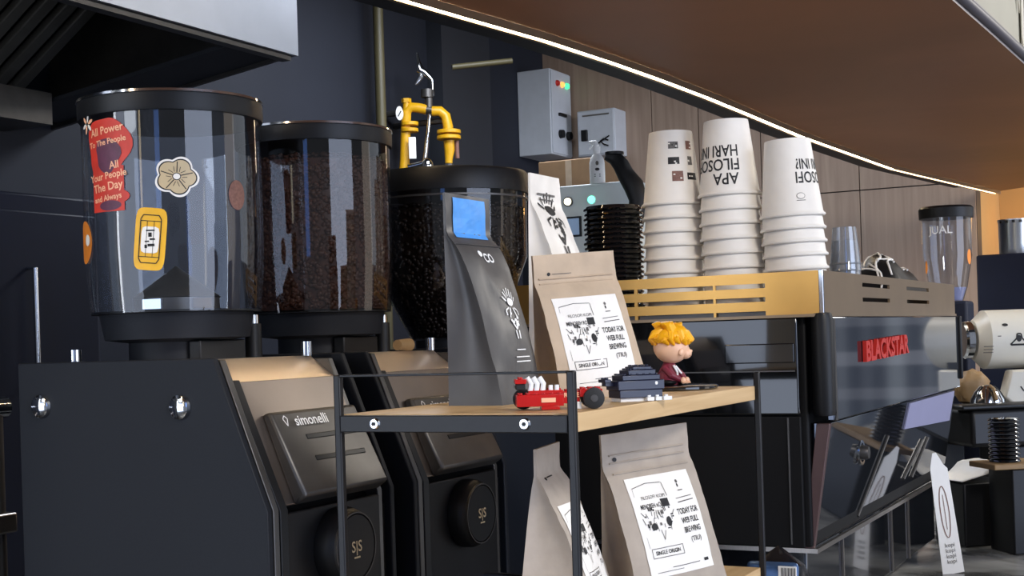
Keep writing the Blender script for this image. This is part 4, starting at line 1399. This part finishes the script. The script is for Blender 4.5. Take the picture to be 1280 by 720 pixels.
# ------------------------------------------------------------------ gas valve assembly
GY = 5.10
ga = thing('gas_valve_assembly', 'yellow gas pipes with flanges, white gauge and chrome lever on the dark wall', 'gas pipe', P(530, 215, GY))
go = ga.location.copy()
def G(u, v, dy=0): return P(u, v, GY + dy) - go
px_ = GY / F
mb = MB(); mb.tube([G(503, 250), G(503, 232), G(506, 200), G(507, 165), G(508, 140), G(514, 134), G(524, 135), G(533, 137)], 6.2 * px_, 16); mb.build('left_pipe', M['yel'], ga)
mb = MB(); mb.tube([G(508, 150), G(508, 124)], 4.6 * px_, 14); mb.cyl(G(508, 126), 6.2 * px_, -.008, .008, 6); mb.build('tee_cap', M['yel'], ga)
mb = MB(); mb.tube([G(540, 139), G(550, 139), G(557, 145), G(560, 158), G(561, 172)], 6.4 * px_, 16); mb.tube([G(561, 176), G(562, 188), G(561, 198), G(561, 204)], 1, 16, rs=[7 * px_, 6.5 * px_, 5 * px_, 4.6 * px_]); mb.build('right_pipe', M['yel'], ga)
for (u, v, r) in ((512, 155, 11), (512, 163, 11), (561, 165, 15), (561, 172, 15)):
    MB().lathe([(r * px_, -.007), (r * px_, .007)], G(u, v), 24).build('flange', M['yel'], ga, bevel=.002)
mb = MB(); mb.tube([G(561, 205), G(561, 240)], 6 * px_, 14); mb.build('pipe_stub', M['dsteel'], ga)
mb = MB(); mb.tube([G(571, 176), G(572, 198)], 2.6 * px_, 10); mb.build('bolt', M['inkr'], ga)
mb = MB(); mb.lathe([(0, -.012), (10 * px_, -.010), (10 * px_, .010), (0, .012)], G(499.5, 142, -.06), 24, 0, 'y', Matrix.Diagonal((.45, 1, .85)))
gg = mb.build('gauge', M['white'], ga)
MB().box(G(499.5, 142, -.074), (.004, .002, .022), 0, Matrix.Rotation(.5, 3, 'Y')).build('needle', M['ink'], gg)
mb = MB(); mb.tube([G(533, 137), G(540, 138)], 5.5 * px_, 14); mb.tube([G(536, 120), G(536, 137)], 5 * px_, 12); mb.tube([G(534, 112), G(534, 122)], 8 * px_, 12); mb.build('valve_body', M['dsteel'], ga)
mb = MB(); mb.tube([G(521, 66), G(523, 78), G(525, 88), G(532, 92), G(540, 100), G(541, 120)], 1, 10, rs=[1.5 * px_, 3 * px_, 6 * px_, 4 * px_, 2.6 * px_, 2.4 * px_])
mb.tube([G(524, 84), G(526, 96), G(519, 106)], 1, 10, rs=[4 * px_, 3.6 * px_, 2.5 * px_]); mb.build('chrome_lever', M['chrome'], ga)
mb = MB(); mb.tube([G(537, 142), G(535, 165), G(532, 192), G(529, 212)], 2.6 * px_, 10, rs=[2 * px_, 2.4 * px_, 3 * px_, 3 * px_]); mb.build('chrome_rod', M['chrome'], ga)
mb = MB(); mb.ball(G(534, 208, -.04), (8 * px_, .02, 11 * px_), 16); mb.tube([G(510, 209, -.04), G(522, 206, -.04), G(532, 203, -.04)], 3.6 * px_, 10); mb.build('pressure_regulator', M['chrome'], ga)
MB().box(G(515.5, 185, -.04), (9 * px_, .01, 27 * px_)).build('white_tag', M['white'], ga, bevel=.002)
for u, v in ((508, 140), (561, 150), (561, 235), (503, 235)):
    q = P(u, v, GY); s4, t4 = st_of(q)
    MB().tube([q - go, W(s4, TW - .004, q.z) - go], .012, 8).build('wall_bracket', M['dsteel'], ga)
# pale sensor dome near the pipes
op = P(475, 100, 5.0); s5, t5 = st_of(op)
pp = MB(); pp.cyl((0, 0, 0), .019, 0, 2.745, 16)
o = pp.build('vertical_pipe', M['olive']); o.location = (op.x, op.y, 0.0)
tag(o, 'thin olive vertical pipe before the dark wall, left of the gas valve', 'pipe')
hpipe = MB(); hpipe.tube([P(565, 84, 5.0), P(640, 76, 5.05)], .011, 10)
tag(hpipe.build('conduit_pipe', M['olive']), 'thin grey conduit running across the dark wall near the grey box', 'pipe')

# dark appliance at far left with chrome handle
pF = P(100, 248, 3.05); sF, tF = st_of(pF)
ov = thing('upright_oven', 'dark upright oven under the hood with a slim vertical handle', 'oven', W(sF - .9, tF, 0), ANG)
MB().bx(0, .95, .0, TW - tF - .02, 0, pF.z).build('body', M['bnavy'], ov, bevel=.006)
sh, th_ = st_of(P(41, 390, 2.9))
dov = MB().bx(.02, .93, -.016, -.0005, .1, pF.z - .04).build('door', M['bnavy'], ov, bevel=.004)
# handle: intersect plane t=tF
h0, h1 = on_t(44, 335, tF - .04), on_t(40, 470, tF - .04)
inv = Matrix.Rotation(-ANG, 4, 'Z')
def tol(p, r): return inv @ (p - r.location)
mb = MB(); a_, b_ = tol(h0, ov), tol(h1, ov); b_.x = a_.x
mb.tube([a_ + Vector((0, .04, 0)), a_, b_, b_ + Vector((0, .04, 0))], .006, 10); mb.build('handle', M['chrome'], dov)

# low steel prep table whose corner peeks at lower left
pt_ = thing('steel_trolley', 'stainless trolley corner at the lower left edge behind the first grinder', 'trolley', W(0, 0, 0), ANG)
q = on_t(22, 640, 1.10); sq, tq = st_of(q)
pt_.location = W(sq, 1.10, 0)
MB().bx(-.6, 0, 0, .5, q.z - .03, q.z).build('top_shelf', M['steel'], pt_, bevel=.003)
MB().bx(-.6, 0, 0, .5, q.z - .16, q.z - .13).build('middle_shelf', M['steel'], pt_, bevel=.003)
for x in (-.58, -.02):
    for y in (.02, .48): MB().cyl((x, y, 0), .012, 0, q.z + .16, 12).build('leg', M['dsteel'], pt_)
mb = MB(); mb.tube([(-.6, .02, q.z + .16), (.0, .02, q.z + .16)], .016, 14); mb.build('push_bar', M['chrome'], pt_)

# ================================================================== right background
# bottle-shaped blender grinder with clear hopper
pD = P(1186, 380, 3.95); sD, tD = st_of(pD)
gr = thing('coffee_grinder', 'smaller grinder with clear jar hopper and black lid beyond the espresso machine', 'coffee grinder', W(sD, tD, CT), ANG)
zd = zc
MB().bx(-.055, .065, -.06, .06, 0, zd + .064).build('body', M['bnavy'], gr, bevel=.008)
hmb = MB(); hmb.lathe([(.041, .065), (.053, .104), (.069, .197), (.070, .315)], (0, 0, zd), 40, cap=False); ho = hmb.build('hopper', M['clear'], gr)
MB().lathe([(.069, .305), (.076, .305), (.077, .333), (.071, .339), (0, .339)], (0, 0, zd), 40).build('lid', M['black'], gr)
MB().lathe([(.038, .066), (.050, .104), (.0, .106)], (0, 0, zd), 24).build('feed_cone', M['lilac'], gr)
Print().text('JUAL', 0, 0, .032, 0, .01).wrap(cylmap(0, 0, .0705, math.atan2(-pD.y, -pD.x) - ANG - .25, zd + .268), 'lettering', [M['white']], ho)
Print().blob(0, 0, .010, .022, 0, 16).wrap(cylmap(0, 0, .0690, math.atan2(-pD.y, -pD.x) - ANG + 1.05, zd + .19), 'sticker', [M['orange']], ho)
Print().blob(0, 0, .007, .02, 0, 16).wrap(cylmap(0, 0, .0650, math.atan2(-pD.y, -pD.x) - ANG - 1.1, zd + .165), 'sticker', [M['orange']], ho)

# navy box + steel tin
pE = P(1222, 381, 4.25); sE, tE = st_of(pE); zE = P(1222, 319, 4.25).z
nv_ = thing('navy_cabinet', 'navy blue upright box beyond the white grinder, carrying a steel canister', 'box', W(sE, tE, CT), ANG)
MB().bx(0, .20, -.24, 0.0, 0, zE - CT).build('body', M['bnavy'], nv_, bevel=.006)
M['can'] = mat('satin_can', (225, 228, 230), .28, 1, .03, 20)
ca = thing('steel_canister', 'shiny steel canister standing on the navy blue box', 'canister', W(sE + .09, tE - .105, zE), 0)
MB().lathe([(0, 0), (.046, 0), (.048, .006), (.049, .100), (.051, .104), (.051, .110), (.046, .110), (.046, .1), (0, .098)], n=36).build('can', M['can'], ca)
for k in range(7):
    an = -PI / 2 + (k - 3) * .42
    MB().box((.0505 * cos(an), .0505 * sin(an), .102), (.003, .009, .008), 0, Matrix.Rotation(an, 3, 'Z')).build('rim_slot', M['ink'], ca)

# white grinder, horizontal round body
wg = thing('white_grinder', 'white horizontal-bodied coffee grinder with black printed mark at the right edge', 'coffee grinder', P(1260, 420, 3.62), 0)
wo = wg.location.copy(); wg.location.z = CT; wo = wg.location.copy()
zw = P(1250, 424, 3.62).z - CT
k33 = 3.30 / F
mb = MB(); mb.lathe([(0, -.115), (.052, -.115), (.058, -.108), (.070, -.095), (.078, -.088), (.078, .14), (.07, .15), (0, .15)], (.02, 0, zw), 44, 0, 'x')
wb_ = mb.build('body', M['wmach'], wg)
mb = MB(); mb.lathe([(0, -.006), (.045, -.006), (.050, .0), (.050, .016), (.045, .018)], (-.118, 0, zw), 36, 0, 'x'); mb.build('end_cap', M['chrome'], wg)
MB().bx(.045, .115, -.05, .10, 0, zw - .04).build('stand', M['black'], wg, bevel=.006)
MB().bx(-.05, .14, -.09, .12, 0, .02).build('base', M['black'], wg, bevel=.004)
mb = MB(); mb.lathe([(.018, -.115), (.036, -.112), (.040, -.10), (.040, .02)], (.075, -.055, zw - .02), 28, 0, 'z'); 
MB().prism([(.00, -.165), (.012, -.115), (.02, -.085), (.09, -.085), (.12, -.10), (.12, -.185), (.03, -.185)], -.10, -.05, axis='y')
mb = MB(); mb.prism([(-.052, zw - .150), (-.032, zw - .080), (.10, zw - .078), (.10, zw - .178), (-.03, zw - .166)], -.105, -.055, axis='y'); fd = mb.build('grind_chute', M['wmach'], wg, bevel=.006)
def wmap(dx, dz):
    def fn(a, b, o):
        zz_ = dz + b
        y = -math.sqrt(max(1e-6, .078 ** 2 - zz_ ** 2)) - o
        return Vector((dx + a, y, zw + zz_))
    return fn
p = Print(); p.line([(-.022, -.014), (-.006, .002), (-.004, .014), (.006, .014), (.008, .002), (.024, -.014), (-.022, -.014)], .004, 0); p.blob(0, .002, .007, .009, 0, 14)
p.rect(-.020, .022, -.017, -.012, 0, 4)
p.blob(-.032, .038, .008, .004, 0, 10); p.rect(-.055, -.046, .008, .010, 0, 1)
for z_ in (-.034, -.026, -.018): p.rect(-.092, -.066, z_, z_ + .002, 1, 2)
p.wrap(wmap(.0, .0), 'print', [M['ink'], M['inkg']], wb_)
Print().line([(-.012, .004), (-.004, -.008), (.008, -.006), (.012, .006), (.004, .012)], .0035, 0).wrap(lambda a, b, o: Vector((.002 + a, -.1052 - o, zw - .126 + b)), 'print', [M['ink']], fd)

# chrome dome jug and dark tray with cups
pT = P(1240, 505, 3.05)
ty = thing('black_tray', 'black machine base with raised rim under the white grinder spout', 'tray', Vector((P(1240, 508, 3.28).x, 3.28, CT)), R_(12))
zt = P(1240, 510, 3.28).z - CT
zb_ = P(1240, 556, 3.28).z - CT
MB().bx(-.085, .16, -.05, .14, zb_, zt).build('base', M['blackm'], ty, bevel=.01)
MB().bx(.03, .14, .0, .12, 0, zb_ - .0003).build('pedestal', M['blackm'], ty, bevel=.01)
MB().bx(-.11, .16, -.055, .02, zt + .0005, zt + .012).build('rim', M['black'], ty, bevel=.004)
dm = thing('milk_jug', 'ribbed chrome pouring jug with brown handle on the black base', 'jug', Vector((P(1240, 508, 3.30).x, 3.33, CT + zt + .0005)), 0)
mb = MB(); n_ = 36; prof = [(0, 0), (.042, 0), (.040, .018), (.030, .036), (.016, .050), (.0, .054)]
mb.lathe(prof, n=36); mb.build('jug_body', M['chrome'], dm)
for k in range(6):
    an = -PI + k * .55; m_ = MB(); m_.tube([(.0425 * cos(an), .0425 * sin(an), .004), (.041 * cos(an), .041 * sin(an), .018), (.031 * cos(an), .031 * sin(an), .036), (.017 * cos(an), .017 * sin(an), .0505)], .0012, 6); m_.build('rib', M['black'] if k % 2 else M['dsteel'], dm)
mb = MB(); mb.tube([(.0, -.02, .052), (.004, -.035, .044), (.006, -.046, .018)], .004, 8); mb.build('handle', M['tan'], dm)
tb_ = MB(); tb_.ball((0, 0, .045), (.045, .035, .046), 24, jit=.25)
o = tb_.build('coffee_pouch', M['tan']); q = P(1216, 508, 3.52); o.location = (q.x, q.y, CT + .315)
o.location.z = P(1216, 506, 3.52).z
tag(o, 'crumpled tan pouch behind the black base, below the white grinder', 'pouch')
bk = MB(); bk.bx(-.06, .03, -.035, .10, 0, o.location.z - CT - .001)
o2 = bk.build('grey_container', M['bnavy'], bevel=.006); o2.location = (q.x, q.y, CT)
tag(o2, 'dark container under the crumpled tan pouch', 'container')

# stack of small black lids at right
pl = P(1256, 577, 2.96)
wbx = thing('wooden_tray', 'low wooden block tray carrying black lids at the right edge', 'tray', Vector((pl.x, pl.y, CT)), R_(10))
MB().bx(-.012, .12, -.05, .05, 0, pl.z - CT - .0125).build('block', M['black'], wbx, bevel=.003)
MB().bx(-.055, .125, -.055, .055, pl.z - CT - .012, pl.z - CT).build('board', M['tan'], wbx, bevel=.002)
l0 = None
for k in range(11):
    if l0 is None:
        mb = MB(); mb.lathe([(.029, 0), (.0325, 0), (.0335, .0015), (.0325, .0035), (.0300, .006), (.0, .006)], n=30, cap=False); l0 = mb.build('cup_cover', M['gloss']); o = l0
    else: o = l0.copy(); C.objects.link(o)
    o.location = (pl.x, pl.y, pl.z + .0005 + k * .0088)
    tag(o, 'small black lid in the stack on the wooden block at the right edge', 'cup lid', 'black lids on the wooden tray')
# steel shot cups
for k, u in enumerate((1183, 1199)):
    q = P(u, 546, 3.35)
    mb = MB(); mb.lathe([(0, 0), (.013, 0), (.016, .040), (.0145, .040), (.012, .003), (0, .003)], n=24)
    o = mb.build('shot_cup', M['chrome']); o.location = q
    tag(o, ('left' if k == 0 else 'right') + ' one of two small steel shot cups behind the espresso machine end', 'cup', 'steel shot cups')
q = P(1191, 546, 3.35)
mb = MB(); mb.bx(-.036, .022, -.02, .02, 0, q.z - CT - .0005); o = mb.build('cup_stand', M['black'], bevel=.003); o.location = (q.x, q.y, CT)
tag(o, 'slim black stand block carrying the two steel shot cups', 'stand')
q = P(1212, 600, 3.10)
kb = thing('knock_box', 'low black box with white napkins on top, beyond the espresso machine end', 'box', Vector((q.x, q.y, CT)), R_(15))
KH = q.z - CT
MB().bx(-.055, .075, -.06, .06, 0, KH).build('body', M['black'], kb, bevel=.004)
# napkins
for k, (u, v, rz, w_2, nm) in enumerate(((1206, 592, .3, .10, 'larger'), (1232, 600, -.3, .055, 'smaller'))):
    q = P(u, v, 3.10)
    mb = MB()
    N = 8
    vs_ = []
    for j in range(N + 1):
        for i in range(N + 1):
            x, y = (i / N - .5) * w_2, (j / N - .5) * w_2 * 1.2
            vs_.append(Vector((x, y, .004 + .05 * max(0, noise.noise(Vector((x * 14 + k * 3, y * 8, k)))) + .02 * (i / N))))
    ff = [(j * (N + 1) + i, j * (N + 1) + i + 1, (j + 1) * (N + 1) + i + 1, (j + 1) * (N + 1) + i) for j in range(N) for i in range(N)]
    mb.add(vs_, ff)
    o = mb.build('paper_napkin', M['label']); o.location = (q.x, q.y, CT + KH); o.rotation_euler.z = rz
    sm = o.modifiers.new('thick', 'SOLIDIFY'); sm.thickness = .0012; sm.offset = 1
    tag(o, '%s of two crumpled white napkins on the low black box' % nm, 'napkin', 'napkins on the counter')

# leaning paper tag
q = P(1192, 716, 2.72)
tg = thing('paper_tag', 'long white paper tag with brown loop mark leaning by the espresso machine end', 'paper tag', Vector((q.x, q.y, CT)), R_(8), None, -.12)
mb = MB()
w_2, hT = .046, .245
N = 14
prof = [(-w_2 / 2, 0), (w_2 / 2, 0), (w_2 / 2 - .004, hT * .86), (w_2 / 2 - .012, hT * .90), (.0, hT), (-.008, hT), (-w_2 / 2 + .006, hT * .88)]
mb.prism(prof, -.0007, .0007, axis='y')
mb.build('card', M['label'], tg)
p = Print()
ell = [(0 + .009 * cos(2 * PI * k / 24), .125 + .052 * sin(2 * PI * k / 24)) for k in range(25)]
p.line(ell, .0018, 0); p.line([(.0, .09), (.0, .16)], .0012, 0)
for k in range(4): p.text('kopi', 0, .058 - k * .011, .012, 1, 0)
p.wrap(lambda a, b, o: Vector((a, -.0008 - o, b)), 'print', [M['inkr'], M['inkg']], tg)

# black plastic packs between rack and machine
q = PZ(985, 708, -.33)
pk = thing('plastic_pack', 'glossy dark plastic pack with blue panel and white barcode sticker beside the rack', 'plastic pack', W(.68, .012, CT), ANG)
mb = MB()
def wob(v): return v + Vector((noise.noise(v * 18), noise.noise(v * 18 + Vector((5, 0, 0))), noise.noise(v * 22 + Vector((0, 7, 0))) * .7)) * .014
NU, NV = 20, 10
def pack(cx, cy, w, d, h, dome):
    vs_, ff = [], []
    for j in range(NV + 1):
        f = j / NV
        sc = 1 if f < .6 else math.sqrt(max(0, 1 - ((f - .6) / .4) ** 2))
        sc = max(sc, .02)
        for i in range(NU):
            a = 2 * PI * i / NU
            e = (abs(cos(a)) ** 4 + abs(sin(a)) ** 4) ** -.25
            v = Vector((cx + w / 2 * cos(a) * e * sc, cy + d / 2 * sin(a) * e * sc, h * f))
            if j: v = wob(v)
            vs_.append(v)
    for j in range(NV):
        for i in range(NU):
            i2 = (i + 1) % NU
            ff.append((j * NU + i, j * NU + i2, (j + 1) * NU + i2, (j + 1) * NU + i))
    ff.append(tuple(range(NU))[::-1]); ff.append(tuple(range(NV * NU, NV * NU + NU)))
    return vs_, ff
v_, f_ = pack(.0, .005, .11, .10, .20, 1); mb.add(v_, f_); mb.build('wrapping', M['foilk'], pk)
mb = MB(); mb.box((-.062, -.010, .176), (.014, .07, .034), 0); mb.build('blue_panel', M['foilb'], pk, bevel=.006)
mb = MB(); mb.box((-.0700, -.032, .178), (.002, .024, .022)); st = mb.build('barcode_sticker', M['label'], pk)
p = Print()
for k in range(9): p.rect(-.012 + k * .0027, -.012 + k * .0027 + (.0008 if k % 2 else .0014), -.008, .008, 0, 1)
p.wrap(lambda a, b, o: Vector((-.0711 - o, -.034 - a * .8, .180 + b * .9)), 'barcode', [M['ink']], st)

# ================================================================== LIGHT
cam_d = bpy.data.cameras.new('camera'); cam = bpy.data.objects.new('camera', cam_d); C.objects.link(cam)
cam_d.sensor_width = 36; cam_d.lens = 36 * F / 1280; cam_d.shift_y = (HV - 360) / 1280; cam_d.clip_start = .02
m4 = Matrix.Identity(4)
for i in range(3):
    m4[i][0] = RT[i]; m4[i][1] = UP[i]; m4[i][2] = (0, -1, 0)[i]; m4[i][3] = CAM[i]
cam.matrix_world = m4
bpy.context.scene.camera = cam


def area(name, loc, target, size, power, col, sy=None):
    d = bpy.data.lights.new(name, 'AREA'); d.energy = power; d.color = col; d.size = size
    if sy: d.shape = 'RECTANGLE'; d.size_y = sy
    o = bpy.data.objects.new(name, d); C.objects.link(o); o.location = loc
    o.rotation_euler = (Vector(target) - Vector(loc)).to_track_quat('-Z', 'Y').to_euler()
    return o


# café ceiling lamps behind the photographer; kitchen and hood fills are added
area('ceiling_lamp', (1.3, -.6, 2.9), (.4, 2.0, 1.2), .5, 42, (1, .94, .87))
area('ceiling_lamp', (-1.2, -.8, 2.9), (-.2, 1.8, 1.3), .6, 20, (1, .94, .88))
area('kitchen_fill', W(2.6, 1.35, 2.72), W(2.7, 1.5, 0), .6, 34, (.84, .90, 1.0))  # fill added to lift the dark walls and boxes
area('kitchen_fill', W(-1.2, .9, 2.1), W(.6, 2.0, 1.7), .5, 4, (.86, .92, 1.0))  # second fill added, aimed from the left towards hood and wall
area('counter_lamp', W(3.3, -1.4, 2.6), W(3.0, .2, 1.2), .4, 26, (1, .94, .85))
area('hood_fill', W(sH - 1.0, tH + .10, zH + .02), W(sH - 1.1, tH + .6, zH + .1), .12, 2.0, (1, .97, .92), .5)  # fill added under the hood to brighten the filters
pl_ = bpy.data.lights.new('nook_lamp', 'POINT'); pl_.energy = 2.2; pl_.color = (1, .55, .15); pl_.shadow_soft_size = .04
po_ = bpy.data.objects.new('nook_lamp', pl_); C.objects.link(po_); po_.location = W(5.0, .05, ZC + ZS - .10)

# daylight and café interior around the camera: window glow plus patches added for reflections
wld = bpy.data.worlds.new('cafe'); bpy.context.scene.world = wld
wld.use_nodes = True
nt = wld.node_tree; N, L = nt.nodes, nt.links
N.clear()
out = N.new('ShaderNodeOutputWorld'); bg = N.new('ShaderNodeBackground'); L.new(bg.outputs[0], out.inputs[0])
tc = N.new('ShaderNodeTexCoord'); sep = N.new('ShaderNodeSeparateXYZ'); L.new(tc.outputs['Generated'], sep.inputs[0])
at = N.new('ShaderNodeMath'); at.operation = 'ARCTAN2'; L.new(sep.outputs['X'], at.inputs[0])
ng = N.new('ShaderNodeMath'); ng.operation = 'MULTIPLY'; ng.inputs[1].default_value = -1; L.new(sep.outputs['Y'], ng.inputs[0]); L.new(ng.outputs[0], at.inputs[1])
# azimuth: 0 = straight behind the camera (-Y), positive to the right (+X)


def band(src, a, b):
    g1_ = N.new('ShaderNodeMath'); g1_.operation = 'GREATER_THAN'; g1_.inputs[1].default_value = a; L.new(src, g1_.inputs[0])
    g2_ = N.new('ShaderNodeMath'); g2_.operation = 'LESS_THAN'; g2_.inputs[1].default_value = b; L.new(src, g2_.inputs[0])
    m_ = N.new('ShaderNodeMath'); m_.operation = 'MULTIPLY'; L.new(g1_.outputs[0], m_.inputs[0]); L.new(g2_.outputs[0], m_.inputs[1])
    return m_.outputs[0]


base = N.new('ShaderNodeRGB'); base.outputs[0].default_value = (.20, .215, .25, 1)
cur = base.outputs[0]
env_patches = [(30, 66, -.35, .42, (.66, .76, 1.0), 4.0), (-78, -30, -.30, .22, (.64, .73, .92), 3.0), (-63, -60, -.2, .7, (.9, .95, 1), 9),
        (-28, -25.5, .05, .6, (1, .8, .5), 3.5), (-8, -2, .0, .6, (.12, .3, .9), 2.2), (84, 100, -.4, .5, (.9, .78, .66), 1.3),
        (98, 122, .0, .5, (.8, .88, 1), 1.3), (123, 165, -1, .6, (1, 1, 1), -.13), (138, 138.5, -.2, .3, (.8, .86, .95), .22), (139.1, 139.5, -.2, .3, (.8, .86, .95), .10), (140.1, 140.8, -.3, .3, (.8, .88, .95), .26), (141.5, 141.9, -.3, .2, (.8, .86, .95), .14), (142.3, 142.8, -.3, .1, (.8, .86, .95), .22), (123, 165, .000, .008, (.9, .9, 1), .10), (123, 165, -.028, -.018, (.9, .9, 1), .16), (123, 165, -.052, -.044, (.9, .9, 1), .10), (123, 165, -.2, -.15, (.9, .9, 1), .12), (-120, -95, -.5, .3, (.6, .65, .75), .7)]  # added dark patch and thin stripes imitate a plaid reflection in the machine glass
for a, b, z0, z1, col, st in env_patches:
    m_ = N.new('ShaderNodeMath'); m_.operation = 'MULTIPLY'
    L.new(band(at.outputs[0], R_(a), R_(b)), m_.inputs[0]); L.new(band(sep.outputs['Z'], z0, z1), m_.inputs[1])
    mix = N.new('ShaderNodeMix'); mix.data_type = 'RGBA'; mix.blend_type = 'ADD'
    mix.inputs['Factor'].default_value = 1
    sc = N.new('ShaderNodeVectorMath'); sc.operation = 'SCALE'; sc.inputs[0].default_value = tuple(c * st for c in col)
    L.new(m_.outputs[0], sc.inputs['Scale'])
    ad = N.new('ShaderNodeVectorMath'); ad.operation = 'ADD'; L.new(cur, ad.inputs[0]); L.new(sc.outputs[0], ad.inputs[1])
    N.remove(mix)
    cur = ad.outputs[0]
L.new(cur, bg.inputs['Color']); bg.inputs['Strength'].default_value = 1.0

sc_ = bpy.context.scene
sc_.view_settings.view_transform = 'Standard'
sc_.view_settings.look = 'None'
sc_.view_settings.exposure = 0.08
sc_.view_settings.gamma = 1
sc_.view_settings.use_curve_mapping = False
sc_.cycles.max_bounces = 10
sc_.cycles.transparent_max_bounces = 16
